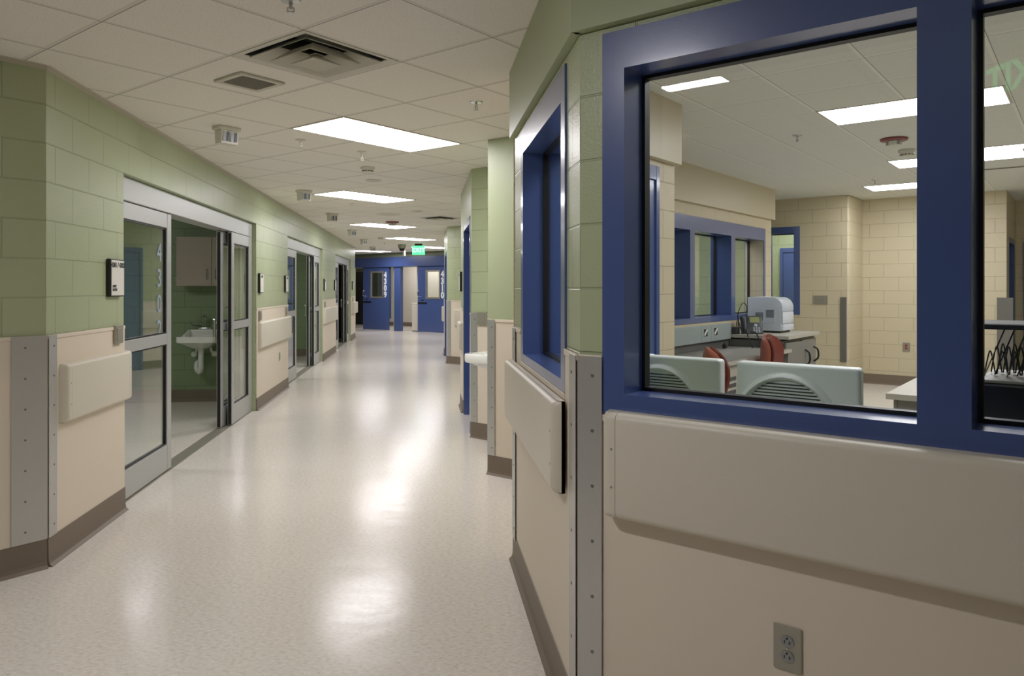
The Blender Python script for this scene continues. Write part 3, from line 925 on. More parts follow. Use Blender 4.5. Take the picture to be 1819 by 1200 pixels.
def frustum_ring(bm, a, za, b, zb, th=0.004):
    """square louvre ring sloping from half-size a (at za) to b (at zb)"""
    def sq(h, z): return [(-h, -h, z), (h, -h, z), (h, h, z), (-h, h, z)]
    t = bmesh.new()
    L0 = [[t.verts.new(p) for p in sq(h, z)] for h, z in ((a, za), (b, zb), (b, zb + th), (a - th, za + th))]
    for A, B in zip(L0, L0[1:] + L0[:1]):
        for i in range(4):
            t.faces.new((A[i], A[(i + 1) % 4], B[(i + 1) % 4], B[i]))
    bmesh.ops.recalc_face_normals(t, faces=t.faces[:])
    merge(bm, t)


def diffuser(mw, label, half=T / 2):
    t = thing('air_diffuser', label, 'air diffuser', mw, 'supply air diffusers')
    h = half - 0.014
    bm = bm_new(); frustum_ring(bm, h - 0.035, 0.002, h + 0.004, -0.004); obj('mounting_frame', bm, 'cone', t)
    bm = bm_new(); frustum_ring(bm, h - 0.065, 0.10, h - 0.035, 0.004); obj('outer_cone', bm, 'duct', t)  # shade of the recess put into this cone's darker colour
    bm = bm_new(); frustum_ring(bm, h * 0.50, 0.05, h * 0.80, -0.010); obj('middle_cone', bm, 'cone', t)
    bm = bm_new(); frustum_ring(bm, h * 0.30, 0.035, h * 0.54, -0.024); obj('inner_cone', bm, 'cone', t)
    bm = bm_new(); frustum_ring(bm, 0.004, 0.012, h * 0.30, -0.036); box(bm, -h * 0.1, h * 0.1, -h * 0.1, h * 0.1, 0.008, 0.014); obj('centre_cone', bm, 'cone', t)
    bm = bm_new()
    box(bm, -h, h, -h, h, 0.22, 0.23)
    for a, b, c, d in ((-h, h, -h, -h + 0.01), (-h, h, h - 0.01, h), (-h, -h + 0.01, -h, h), (h - 0.01, h, -h, h)): box(bm, a, b, c, d, 0.102, 0.22)
    obj('duct_box', bm, 'duct', t)
    return t


diffuser(FC.m(s=T / 2, d=-T / 2, z=H), 'large square air diffuser with nested cones in the near ceiling')
p = on_level(781, 387, H)


def flat_diffuser(mw, label, half=0.27):
    t = thing('air_diffuser', label, 'air diffuser', mw, 'supply air diffusers')
    bm = bm_new(); frustum_ring(bm, half - 0.03, -0.004, half, -0.001); obj('mounting_frame', bm, 'cone', t)
    bm = bm_new(); box(bm, -half + 0.03, half - 0.03, -half + 0.03, half - 0.03, -0.003, -0.0005); obj('throat', bm, 'duct', t)
    for k_, a in enumerate((0.17, 0.10)):
        bm = bm_new(); frustum_ring(bm, a - 0.04, -0.006, a, -0.022); obj('cone', bm, 'cone', t)
    return t


flat_diffuser(Fr(p.x, p.y, 45).m(z=H), 'small-looking far air diffuser in the corridor ceiling at right')

# exhaust grille
t = thing('exhaust_grille', 'rectangular louvred exhaust grille in the ceiling beside the large diffuser', 'ceiling grille', FC.m(s=0.55 * T, d=0.56 * T, z=H))
w, h = 0.46 * T, 0.45 * T
bm = bm_new()
for a, b, c, e in ((-w / 2, w / 2, -h / 2, -h / 2 + 0.03), (-w / 2, w / 2, h / 2 - 0.03, h / 2), (-w / 2, -w / 2 + 0.03, -h / 2 + 0.03, h / 2 - 0.03), (w / 2 - 0.03, w / 2, -h / 2 + 0.03, h / 2 - 0.03)):
    box(bm, a, b, c, e, -0.014, -0.0005, 0.003)
obj('grille_frame', bm, 'cone', t)
bm = bm_new(); box(bm, -w / 2 + 0.03, w / 2 - 0.03, -h / 2 + 0.03, h / 2 - 0.03, -0.003, -0.0005); obj('back_plate', bm, 'duct', t)
for i in range(13):
    y = -h / 2 + 0.03 + (i + 0.5) / 13 * (h - 0.06)
    bm = bm_new(); t2 = bmesh.new(); box(t2, -w / 2 + 0.03, w / 2 - 0.03, -0.006, 0.006, -0.0008, 0.0008)
    merge(bm, t2, tr(0, y, -0.009) @ Matrix.Rotation(0.6, 4, 'X')); obj('slat', bm, 'cone', t)


def call_light(mw, label):
    t = thing('call_light', label, 'call light', mw, 'ceiling call lights')
    bm = bm_new(); box(bm, -0.085, 0.085, -0.055, 0.055, -0.028, -0.0005, 0.006); obj('mounting_base', bm, 'device', t)
    bm = bm_new(); prism(bm, [(-0.048, -0.028), (0.048, -0.028), (0.04, -0.125), (-0.04, -0.125)], 'x', -0.068, 0.068, 0.003); obj('lamp_body', bm, 'device', t)
    for i in range(4):
        x = -0.045 + i * 0.03
        bm = bm_new(); t2 = bmesh.new(); box(t2, x - 0.010, x + 0.010, -0.0495, -0.045, -0.108, -0.04)
        merge(bm, t2); obj('lens_window', bm, 'printer_g' if i % 2 else 'key', t)
    return t


cl = None
for i, (y, lab) in enumerate(((5.62, 'nearest white call light box on the ceiling along the left wall'), (9.17, 'second white call light box on the ceiling from the camera'),
                              (11.99, 'third white call light box on the ceiling from the camera'), (15.34, 'fourth white call light box on the ceiling from the camera'),
                              (18.37, 'fifth white call light box on the ceiling from the camera'), (21.66, 'farthest white call light box on the ceiling'))):
    mw = Fr(-1.42, y, 45).m(z=H)
    if cl is None: cl = call_light(mw, lab)
    else:
        c = copy_tree(cl); c.matrix_world = mw; c['label'] = lab


def sprinkler(mw, label, mat='chrome', drop=0.05):
    t = thing('fire_sprinkler', label, 'fire sprinkler', mw, 'ceiling sprinklers')
    bm = bm_new(); lathe(bm, [(0.0, -0.0005), (0.042, -0.0005), (0.038, -0.006), (0.014, -0.012), (0, -0.012)]); obj('escutcheon', bm, mat, t, smooth=True)
    bm = bm_new(); cyl(bm, (0, 0, -0.012), (0, 0, -drop + 0.012), 0.008); tube(bm, [(-0.012, 0, -drop + 0.02), (-0.014, 0, -drop + 0.006), (0, 0, -drop)], 0.003); tube(bm, [(0.012, 0, -drop + 0.02), (0.014, 0, -drop + 0.006), (0, 0, -drop)], 0.003)
    obj('sprinkler_body', bm, mat, t)
    bm = bm_new(); cyl(bm, (0, 0, -drop - 0.003), (0, 0, -drop), 0.014); obj('deflector', bm, mat, t)
    return t


sprinkler(at_ceiling(846, 181), 'chrome fire sprinkler on the ceiling left of the narrow window soffit')
sprinkler(at_ceiling(534, 248), 'white fire sprinkler on the ceiling left of the nearest light panel', 'device')
t = sprinkler(at_ceiling(643, 269), 'fire sprinkler with a wide plate just beyond the nearest light panel', 'device', 0.075)
sprinkler(at_ceiling(625, 361), 'small fire sprinkler just beyond the second light panel', 'device')
sprinkler(at_ceiling(683, 430.5), 'far fire sprinkler near the fourth light panel', 'device')
p = on_level(515, 22, 2.585)
sprinkler(Fr(p.x, p.y + 0.02, 0).m(z=H), 'thin sprinkler drop hanging at the top edge of the picture', 'steel', 0.05)
sprinkler(at_ceiling(1416, 240, HI), 'small fire sprinkler on the station ceiling above the desk', 'chrome')
sprinkler(at_ceiling(1554, 319, HI), 'small fire sprinkler beside the farthest station light panel', 'chrome')


def smoke(mw, label, name='smoke_detector', r=0.06, hh=0.05, mat='device', ring_mat=None):
    t = thing(name, label, 'smoke detector', mw, 'smoke detectors')
    bm = bm_new(); lathe(bm, [(0, -0.0005), (r * 1.1, -0.0005), (r * 1.1, -hh * 0.3), (r, -hh * 0.45), (0, -hh * 0.45)], 28); obj('detector_base', bm, ring_mat or mat, t, smooth=True)
    bm = bm_new(); lathe(bm, [(0, -hh * 0.45), (r * 0.95, -hh * 0.45), (r * 0.8, -hh * 0.9), (r * 0.55, -hh), (0, -hh)], 28); obj('sensor_head', bm, mat, t, smooth=True)
    bm = bm_new()
    for i in range(12):
        a = i / 12 * 2 * PI; t2 = bmesh.new(); box(t2, -0.009, 0.009, -0.002, 0.002, -0.004, 0.004)
        merge(bm, t2, Matrix.Rotation(a, 4, 'Z') @ tr(0, -r * 0.86, -hh * 0.78))
    obj('air_slots', bm, 'slot', t)
    return t


smoke(at_ceiling(653, 297), 'white smoke detector on the ceiling between the first two light panels')
smoke(at_ceiling(676, 421), 'far smoke detector on the ceiling left of the fourth light panel')
smoke(at_ceiling(1611, 266, HI), 'grey smoke detector on the station ceiling beside the red strobe', r=0.07, hh=0.065)


def strobe(mw, label, r=0.1):
    t = thing('alarm_strobe', label, 'alarm strobe', mw, 'alarm strobes')
    bm = bm_new(); lathe(bm, [(0, -0.0005), (r, -0.0005), (r, -0.016), (r * 0.9, -0.024), (0, -0.026)], 32); obj('red_base', bm, 'red_device', t, smooth=True)
    bm = bm_new(); lathe(bm, [(0, -0.026), (r * 0.56, -0.026), (r * 0.52, -0.065), (r * 0.4, -0.072), (0, -0.072)], 20); obj('strobe_lens', bm, 'device', t, smooth=True)
    for i in range(8):
        a = i / 8 * 2 * PI; bm = bm_new(); t2 = bmesh.new(); box(t2, -0.012, 0.012, -0.003, 0.003, -0.014, 0.014)
        merge(bm, t2, Matrix.Rotation(a, 4, 'Z') @ tr(0, -r * 0.55, -0.046)); obj('lens_facet', bm, 'recept' if i % 2 else 'chrome', t)
    return t


strobe(at_ceiling(1588, 246, HI), 'red-based alarm strobe on the station ceiling left of the mullion', 0.115)
strobe(at_ceiling(697, 393.5), 'small red-brown alarm strobe in front of the third corridor light panel', 0.12)


def round_plate(mw, label, r, name='ceiling_speaker', cat='ceiling speaker'):
    t = thing(name, label, cat, mw, 'ceiling speakers')
    bm = bm_new(); lathe(bm, [(0, -0.0005), (r, -0.0005), (r * 0.97, -0.008), (r * 0.85, -0.012), (0, -0.012)], 32); obj('rim', bm, 'device', t, smooth=True)
    bm = bm_new(); lathe(bm, [(0, -0.012), (r * 0.8, -0.012), (r * 0.7, -0.014), (0, -0.015)], 32); obj('speaker_grille', bm, 'tee', t, smooth=True)
    return t


round_plate(at_ceiling(663, 320), 'round white ceiling plate just in front of the second light panel', 0.09)
round_plate(at_ceiling(690, 380), 'wide round ceiling speaker in front of the third light panel', 0.19)
round_plate(at_ceiling(740, 374), 'small round ceiling plate right of the wide ceiling speaker', 0.09)

t = thing('security_camera', 'dark dome security camera on the ceiling left of the exit sign', 'security camera', at_ceiling(714, 434))
bm = bm_new(); lathe(bm, [(0, -0.0005), (0.11, -0.0005), (0.11, -0.05), (0.09, -0.11), (0, -0.11)], 24); obj('housing', bm, 'plate', t, smooth=True)
bm = bm_new(); lathe(bm, [(0.075, -0.11), (0.07, -0.15), (0.045, -0.18), (0, -0.19)], 24); obj('dome', bm, 'black_gloss', t, smooth=True)
t = thing('door_sensor', 'small white motion sensor hanging between dome camera and exit sign', 'motion sensor', at_ceiling(718, 438.5))
bm = bm_new(); cyl(bm, (0, 0, -0.0005), (0, 0, -0.10), 0.012); obj('stem', bm, 'white', t)
bm = bm_new(); box(bm, -0.035, 0.035, -0.03, 0.03, -0.26, -0.10, 0.012); obj('sensor_body', bm, 'white', t)
t = thing('ceiling_slot', 'dark narrow slot diffuser on the station ceiling through the right pane', 'slot diffuser', FCS.m(z=HI) @ tr(*(lambda q: (q.dot(FCS.s), q.dot(FCS.d), 0))(on_level(1780, 298, HI) - FCS.o)))
bm = bm_new(); box(bm, -0.22, 0.22, -0.04, 0.04, -0.006, -0.0005, 0.002); obj('slot_frame', bm, 'tee', t)
bm = bm_new(); box(bm, -0.2, 0.2, -0.022, 0.022, -0.008, -0.005); obj('slot_opening', bm, 'slot', t)


def exit_sign(mw, label):
    t = thing('exit_sign', label, 'exit sign', mw, 'exit signs')
    bm = bm_new(); box(bm, -0.10, 0.10, -0.03, 0.03, -0.055, -0.0005, 0.004); obj('canopy', bm, 'black', t)
    bm = bm_new(); box(bm, -0.17, 0.17, -0.006, 0.006, -0.30, -0.055, 0.002); obj('sign_panel', bm, 'exit_green', t)
    text('exit_lettering', 'EXIT', 0.165, 'exit_pale', t, tr(0, -0.0075, -0.178) @ FACE, 0.004)
    return t


exit_sign(at_ceiling(743.5, 432.5, H, -7), 'green illuminated EXIT sign hanging from the far corridor ceiling')
# second sign above the camera, mirrored in the right pane: clear panel with green letters
t = thing('exit_sign', 'green-lettered EXIT sign above the camera, seen mirrored in the right window pane', 'exit sign', Fr(-0.31, 0.09, 180).m(z=H), 'exit signs')
bm = bm_new(); box(bm, -0.12, 0.12, -0.03, 0.03, -0.04, -0.0005, 0.004); obj('canopy', bm, 'device', t)
bm = bm_new(); box(bm, -0.17, 0.17, -0.004, 0.004, -0.26, -0.04, 0.001); obj('sign_panel', bm, 'clear', t)
M['exit_letter'] = emit_mat('exit_letter_green', (0.10, 0.8, 0.26), 0.9)
text('exit_lettering', 'EXIT', 0.2, 'exit_letter', t, tr(0, -0.0075, -0.125) @ FACE, 0.005)

# ------------------------------------------------------------------ far end: blue sliding cell doors
fz = lambda px, py: zat(FF, px, py)
bm = bm_new(); box(bm, fs(625), fs(800), -0.20, -0.0, 2.17, 2.50, 0.008); box(bm, fs(625), fs(800), -0.215, -0.20, 2.17, 2.2, 0.003)
o = obj('door_track_header', bm, 'blue', None, FF.m()); o['kind'] = 'structure'; o.name = 'trim_40'


def cell_door(n, px0, px1, wpx0, wpx1, digits, dpx):
    root = struct('door_%d' % n, mw=FF.m())
    g_ = lambda p_: FF.at(p_, -0.13)
    s0, s1 = g_(px0), g_(px1); w0, w1 = g_(wpx0), g_(wpx1); z0, z1 = 1.13, 2.0
    d0, d1 = -0.13, -0.075
    obj('door_leaf', wall_bm(s0, s1, d0, d1, 0.015, 2.2, [(w0, w1, z0, z1)]), 'blue', root)
    bm = bm_new(); ring(bm, w0 - 0.03, w1 + 0.03, z0 - 0.03, z1 + 0.03, 0.055, d0 - 0.014, d0)
    wf = obj('vision_frame', bm, 'plate', root)
    bm = bm_new(); box(bm, w0, w1, d0 + 0.025, d0 + 0.031, z0, z1); obj('glass_pane', bm, 'glass', wf)
    bm = bm_new(); tube(bm, smooth_path([(s0 + 0.07, d0, 1.36), (s0 + 0.07, d0 - 0.06, 1.33), (s0 + 0.07, d0 - 0.06, 1.19), (s0 + 0.07, d0, 1.16)]), 0.013); obj('pull_handle', bm, 'chrome', root, smooth=True)
    bm = bm_new(); box(bm, s0 + 0.0, s0 + 0.42, d0 - 0.012, d0, 0.935, 0.985, 0.003); obj('lock_slot', bm, 'black', root)
    bm = bm_new(); box(bm, s0 + 0.16, s0 + 0.28, d0 - 0.008, d0, 1.035, 1.07, 0.003); obj('key_cover', bm, 'ink', root)
    for i, ch in enumerate(digits):
        text('door_number', ch, 0.27, 'number', root, tr(g_(dpx), d0 - 0.002, 1.89 - 0.225 * i) @ FACE, 0.014)
    return root


cell_door(8, 645, 690, 659, 680, '4309', 684.5)
cell_door(9, 742, 792, 757.5, 781, '4310', 786)
bm = bm_new(); box(bm, FF.at(700, -0.13), FF.at(711, -0.13), -0.13, 0.0, 0, 2.17, 0.004); box(bm, fs(692), fs(695), -0.06, 0.0, 0.4, 2.17, 0.003); box(bm, fs(612), fs(624), -0.1, 0, 0, 2.17)
o = struct('trim_41', bm, 'blue', FF.m())
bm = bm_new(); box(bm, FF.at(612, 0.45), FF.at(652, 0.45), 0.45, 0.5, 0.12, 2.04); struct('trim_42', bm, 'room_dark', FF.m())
bm = bm_new(); box(bm, fs(729), fs(729) + 0.05, 0.3, 1.6, 0, 2.6); struct('wall_far_partition', bm, 'cream', FF.m())
t = thing('storage_cart', 'pale box cart standing in the far doorway left of door 4310', 'cart', FF.m(s=fs(731), d=0.02))
bm = bm_new(); box(bm, 0, 0.32, 0, 0.3, 0.03, 0.92, 0.01); obj('cart_body', bm, 'cream', t)
bm = bm_new(); box(bm, -0.01, 0.33, -0.01, 0.31, 0.92, 0.95, 0.005); obj('cart_top', bm, 'white', t)
bm = bm_new(); box(bm, 0.01, 0.31, 0.01, 0.29, 0.0, 0.03); obj('plinth', bm, 'lam_dark', t)

# ------------------------------------------------------------------ wash basins and wall cabinet
def rrect(w, d, r, z, y0=0.0, n=5):
    out = []
    for cx, cy, a0 in ((w / 2 - r, d - r, 0), (-w / 2 + r, d - r, PI / 2), (-w / 2 + r, r, PI), (w / 2 - r, r, 3 * PI / 2)):
        for i in range(n):
            a = a0 + i / (n - 1) * PI / 2
            out.append((cx + r * math.cos(a), y0 - (d - (cy + r * math.sin(a))), z))
    return out


def sink(mw, label, w=0.48, d=0.50):
    """local: wall at y=0, bowl reaches y=-d, rim at z=0"""
    t = thing('wash_basin', label, 'sink', mw, 'wall hung wash basins')
    bm = bmesh.new()
    levels = [(0.30, 0.30, -0.17, -0.12), (0.55, 0.6, -0.13, -0.08), (0.86, 0.9, -0.085, -0.02), (0.985, 0.99, -0.075, 0), (1, 1, -0.06, 0), (1, 1, -0.008, 0), (0.985, 0.985, 0, -0.004),
              (0.86, 0.66, 0.0, -0.125), (0.80, 0.6, -0.02, -0.14), (0.62, 0.45, -0.10, -0.17), (0.2, 0.15, -0.125, -0.25)]
    rings = []
    for kw, kd, z, yo in levels:
        rings.append([bm.verts.new(p) for p in rrect(w * kw, d * kd, 0.06 * min(kw, kd), z, yo if kd < 0.97 else 0.0)])
    for A, B in zip(rings, rings[1:]):
        for i in range(len(A)):
            bm.faces.new((A[i], A[(i + 1) % len(A)], B[(i + 1) % len(A)], B[i]))
    bm.faces.new(rings[0]); bm.faces.new(list(reversed(rings[-1])))
    bmesh.ops.recalc_face_normals(bm, faces=bm.faces[:])
    obj('basin', bm, 'porcelain', t, smooth=True)
    # raised back ledge sloping down along the sides
    bm = bm_new()
    prism(bm, [(0, -0.05), (0, 0.07), (-0.11, 0.07), (-0.15, 0.055), (-0.33, 0.006), (-0.33, -0.02)], 'x', -w / 2 + 0.035, -w / 2 + 0.075, 0.008)
    prism(bm, [(0, -0.05), (0, 0.07), (-0.11, 0.07), (-0.15, 0.055), (-0.33, 0.006), (-0.33, -0.02)], 'x', w / 2 - 0.075, w / 2 - 0.035, 0.008)
    box(bm, -w / 2 + 0.05, w / 2 - 0.05, -0.115, 0, -0.05, 0.07, 0.012, 3)
    obj('back_ledge', bm, 'porcelain', t, smooth=True)
    fz0 = 0.07
    bm = bm_new(); box(bm, -0.085, 0.085, -0.085, -0.04, fz0, fz0 + 0.022, 0.008); 
    f = obj('faucet', bm, 'chrome', t, smooth=True)
    bm = bm_new(); tube(bm, smooth_path([(0, -0.06, fz0 + 0.02), (0, -0.06, fz0 + 0.13), (0, -0.075, fz0 + 0.165), (0, -0.12, fz0 + 0.175), (0, -0.16, fz0 + 0.155)]), 0.012, 10); obj('spout', bm, 'chrome', f, smooth=True)
    for sg in (-1, 1):
        bm = bm_new(); tube(bm, smooth_path([(sg * 0.05, -0.06, fz0 + 0.02), (sg * 0.055, -0.075, fz0 + 0.045), (sg * 0.10, -0.11, fz0 + 0.05), (sg * 0.145, -0.135, fz0 + 0.065), (sg * 0.16, -0.14, fz0 + 0.10)]), 0.009, 8)
        obj('wing_handle', bm, 'chrome' if sg > 0 else 'alu_dark', f, smooth=True)
    bm = bm_new(); tube(bm, smooth_path([(0.0, -0.25, -0.15), (0, -0.25, -0.3), (0.0, -0.25, -0.42), (-0.035, -0.22, -0.455), (-0.07, -0.18, -0.42), (-0.075, -0.15, -0.36), (-0.07, -0.08, -0.34), (-0.07, 0, -0.34)]), 0.034, 12); obj('drain_trap', bm, 'pipe', t, smooth=True)
    for sg in (-1, 1):
        bm = bm_new(); tube(bm, smooth_path([(sg * 0.08, -0.14, -0.10), (sg * 0.09, -0.12, -0.2), (sg * 0.12, -0.08, -0.25), (sg * 0.12, 0, -0.25)]), 0.016, 8); cyl(bm, (sg * 0.125, -0.12, -0.245), (sg * 0.125, -0.06, -0.245), 0.034)
        obj('supply_valve', bm, 'pipe', t, smooth=True)
    return t


sink(FY(-2.775, 10.0).m(z=0.865), 'white wall-hung wash basin with wing-handle faucet in the first room')
sink(Fr(0.905, 6.235, -135).m(z=0.90), 'white basin edge jutting out between the two steel-guarded pillars', 0.5, 0.55)

t = thing('wall_cabinet', 'taupe wall cabinet above the wash basin in the first room', 'wall cabinet', FY(-3.06, 10.0).m(z=1.49))
bm = bm_new(); box(bm, 0, 0.84, -0.28, 0, 0, 0.62); obj('cabinet_body', bm, 'taupe', t)
for a, b, hx in ((0.003, 0.425, 0.375), (0.43, 0.837, 0.48)):
    bm = bm_new(); box(bm, a, b, -0.30, -0.282, 0.003, 0.617, 0.002); dl = obj('cabinet_door', bm, 'taupe', t)
    bm = bm_new(); tube(bm, smooth_path([(hx, -0.30, 0.09), (hx, -0.325, 0.10), (hx, -0.325, 0.2), (hx, -0.30, 0.21)]), 0.005); obj('pull_handle', bm, 'alu_dark', dl, smooth=True)
    for zz in (0.08, 0.54):
        bm = bm_new(); cyl(bm, (a if hx - a > 0.2 else b, -0.303, zz - 0.03), (a if hx - a > 0.2 else b, -0.303, zz + 0.03), 0.006); obj('hinge', bm, 'alu', dl)
t = thing('towel_dispenser', 'beige towel dispenser under the wall cabinet in the first room, by the door edge', 'towel dispenser', FY(-2.38, 10.0).m(z=1.20))
bm = bm_new(); box(bm, -0.14, 0.14, -0.2, 0, 0, 0.28, 0.015); obj('dispenser_body', bm, 'taupe', t)
bm = bm_new(); box(bm, -0.11, 0.11, -0.203, -0.1, 0.01, 0.03); obj('towel_slot', bm, 'slot', t)

# ------------------------------------------------------------------ nurse station furniture
DT = 0.76
t = thing('wall_desk', 'long grey laminate desk under the station windows along the left wall', 'desk', FW2.m())
s0d, s1d = 1.9, 5.24
bm = bm_new(); box(bm, s0d, s1d, -0.77, -0.004, DT - 0.035, DT - 0.002, 0.002); obj('desk_top', bm, 'lam_top', t)
bm = bm_new(); box(bm, s0d, s1d, -0.775, -0.77, DT - 0.038, DT, 0.001); obj('edge_band', bm, 'lam_edge', t)
bm = bm_new(); box(bm, s0d, s1d, -0.02, -0.004, DT, 0.845, 0.001); obj('back_panel', bm, 'lam_dark', t)
bm = bm_new(); box(bm, s0d, s1d, -0.10, -0.08, 0.1, DT - 0.04); obj('modesty_panel', bm, 'lam_dark', t)
for s in (s0d + 0.02, s1d - 0.03):
    bm = bm_new(); box(bm, s, s + 0.02, -0.74, -0.1, 0, DT - 0.036); obj('side_panel', bm, 'lam_mid', t)
t = thing('cable_raceway', 'grey-green cable raceway on the wall above the long desk', 'cable raceway', FW2.m(z=0.85))
sr = 5.21
bm = bm_new(); box(bm, s0d, sr, -0.055, -0.004, 0, 0.19, 0.004); obj('raceway_cover', bm, 'raceway', t)
for px, nm in ((1245, 'data_jack'), (1263, 'data_jack')):
    sj = FW2.at(px)
    bm = bm_new(); box(bm, sj - 0.12, sj + 0.12, -0.058, -0.054, 0.012, 0.178, 0.001); jp = obj('jack_plate', bm, 'raceway', t)
    bm = bm_new(); box(bm, sj - 0.045, sj + 0.045, -0.062, -0.057, 0.07, 0.15, 0.001); obj('jack_insert', bm, 'black', jp)
    bm = bm_new(); prism(bm, [(sj - 0.045, 0.075), (sj - 0.02, 0.075), (sj + 0.045, 0.13), (sj + 0.045, 0.149), (sj + 0.02, 0.149), (sj - 0.045, 0.1)], 'y', -0.064, -0.0615); obj('jack_label', bm, 'white', jp)

CZ = 0.905
sc0, sc1 = 5.25, 6.45
t = thing('credenza', 'grey credenza carrying the phone and printer at the end of the desk', 'credenza', FW2.m())
bm = bm_new(); box(bm, sc0 - 0.02, sc1 + 0.02, -0.74, -0.004, CZ - 0.04, CZ, 0.002); obj('top_panel', bm, 'lam_edge', t)
bm = bm_new(); box(bm, sc0, sc1, -0.68, -0.02, 0.1, CZ - 0.06); box(bm, sc0 + 0.05, sc1 - 0.05, -0.6, -0.06, CZ - 0.06, CZ - 0.04); obj('cabinet_body', bm, 'lam_dark', t)
bm = bm_new(); box(bm, sc0 + 0.03, sc1 - 0.03, -0.62, -0.06, 0.0, 0.1); obj('plinth', bm, 'black', t)
for a, b in ((sc0 + 0.01, sc0 + 0.59), (sc0 + 0.61, sc1 - 0.01)):
    bm = bm_new(); box(bm, 0, b - a, -0.02, 0, 0.12, CZ - 0.08, 0.002)
    dl = obj('cabinet_door', bm, 'lam_mid', t, tr(a, -0.682, 0) @ Matrix.Rotation(-0.16 if a < sc0 + 0.1 else 0, 4, 'Z'))
    bm = bm_new(); tube(bm, smooth_path([(b - a - 0.1, -0.02, 0.72), (b - a - 0.1, -0.07, 0.68), (b - a - 0.1, -0.075, 0.58), (b - a - 0.1, -0.02, 0.53)]), 0.012); obj('pull_handle', bm, 'black', dl, smooth=True)

# printer
t = thing('laser_printer', 'grey-white laser printer on the credenza by the beige back wall', 'printer', FW2.m(s=5.78, d=-0.05, z=CZ + 0.0))
W_, D_, H_ = 0.43, 0.44, 0.445
bm = bm_new()
prof = [(0, 0.025), (0, H_)]
n = 8
for i in range(n + 1):
    a = PI / 2 + i / n * PI / 2 * 0.95
    prof.append((-D_ + 0.13 + 0.13 * math.cos(a), H_ - 0.13 + 0.13 * math.sin(a)))
prof += [(-D_, 0.27), (-D_ + 0.02, 0.26), (-D_ + 0.02, 0.025)]
prism(bm, prof, 'x', 0, W_, 0.006)
obj('printer_body', bm, 'printer', t, smooth=True)
bm = bm_new(); box(bm, 0.01, W_ - 0.01, -D_ - 0.005, -D_ + 0.018, 0.115, 0.262, 0.008); obj('front_panel', bm, 'printer_l', t, smooth=True)
bm = bm_new(); box(bm, 0.008, W_ - 0.008, -D_ - 0.008, -D_ + 0.1, 0.03, 0.108, 0.008); obj('paper_tray', bm, 'printer_l', t, smooth=True)
bm = bm_new(); box(bm, 0.03, W_ - 0.03, -D_ + 0.04, -0.02, 0.0, 0.028); obj('feet', bm, 'black', t)
bm = bm_new(); box(bm, 0.06, W_ - 0.06, -D_ + 0.2, -0.06, H_ - 0.001, H_ + 0.004, 0.002); obj('output_tray', bm, 'printer_l', t)
bm = bm_new(); box(bm, -0.003, 0.0, -D_ + 0.09, -0.08, 0.13, 0.3, 0.001); sp_ = obj('side_panel', bm, 'printer', t)
for y0, y1, z0, z1 in ((-0.20, -0.10, 0.15, 0.255), (-0.335, -0.235, 0.19, 0.29)):
    bm = bm_new()
    nx, nz_ = 8, 6
    for i in range(nx):
        for j in range(nz_):
            ya = y0 + (y1 - y0) * (i + 0.12) / nx; yb = y0 + (y1 - y0) * (i + 0.88) / nx
            za = z0 + (z1 - z0) * (j + 0.08) / nz_; zb = z0 + (z1 - z0) * (j + 0.92) / nz_
            box(bm, -0.0045, -0.0025, ya, yb, za, zb)
    obj('air_vent', bm, 'printer_g', sp_)

# phone
t = thing('desk_phone', 'dark grey desk phone with small screen on the credenza', 'phone', FW2.m(s=5.38, d=-0.26, z=CZ, rz=-1.0))
TL = Matrix.Rotation(-0.75, 4, 'X')
def tilt(bm2): 
    b = bm_new(); merge(b, bm2, tr(0, -0.02, 0.005) @ Matrix.Rotation(math.radians(62), 4, 'X')); return b
bm2 = bmesh.new(); box(bm2, -0.13, 0.13, 0.0, 0.245, -0.03, 0.0, 0.012, 3); obj('phone_body', tilt(bm2), 'phone', t, smooth=True)
bm2 = bmesh.new(); box(bm2, -0.02, 0.095, 0.15, 0.225, 0.0, 0.003, 0.001); obj('display', tilt(bm2), 'screen', t)
bm2 = bmesh.new(); lathe(bm2, [(0, 0.008), (0.018, 0.006), (0.022, 0.0), (0, 0.0)], 16, tr(0.045, 0.115, 0)); obj('navigation_key', tilt(bm2), 'key', t)
for r_ in range(4):
    for c_ in range(3):
        bm2 = bmesh.new(); box(bm2, 0.01 + c_ * 0.03, 0.03 + c_ * 0.03, 0.018 + r_ * 0.02, 0.031 + r_ * 0.02, 0.0, 0.004, 0.001); obj('keypad_key', tilt(bm2), 'key', t)
bm2 = bmesh.new(); tube(bm2, smooth_path([(-0.095, 0.215, 0.012), (-0.095, 0.20, 0.036), (-0.095, 0.12, 0.045), (-0.095, 0.04, 0.036), (-0.095, 0.025, 0.012)]), 0.021, 10); obj('handset', tilt(bm2), 'phone', t, smooth=True)
bm = bm_new(); box(bm, -0.09, 0.09, 0.05, 0.11, 0.0, 0.12, 0.01); obj('stand', bm, 'phone', t)
bm = bm_new(); tube(bm, smooth_path([(-0.09, -0.06, 0.06), (-0.1, -0.15, 0.03), (-0.085, -0.235, -0.07), (-0.04, -0.25, -0.17), (0.02, -0.25, -0.19), (0.035, -0.24, -0.10), (0.0, -0.2, 0.02), (-0.03, -0.05, 0.03)]), 0.008, 6); obj('handset_cord', bm, 'black', t, smooth=True)
o = obj('printer_cable', tube(bm_new(), smooth_path([(5.55, -0.06, CZ + 0.01), (5.42, -0.06, 1.12), (5.52, -0.07, 1.26), (5.66, -0.06, 1.27), (5.74, -0.055, 1.2), (5.62, -0.06, 1.0), (5.5, -0.1, CZ + 0.008)]), 0.006, 6), 'black', None, FW2.m(), smooth=True)
tag(o, 'loop of thin black cable standing behind the printer by the window', 'cable')
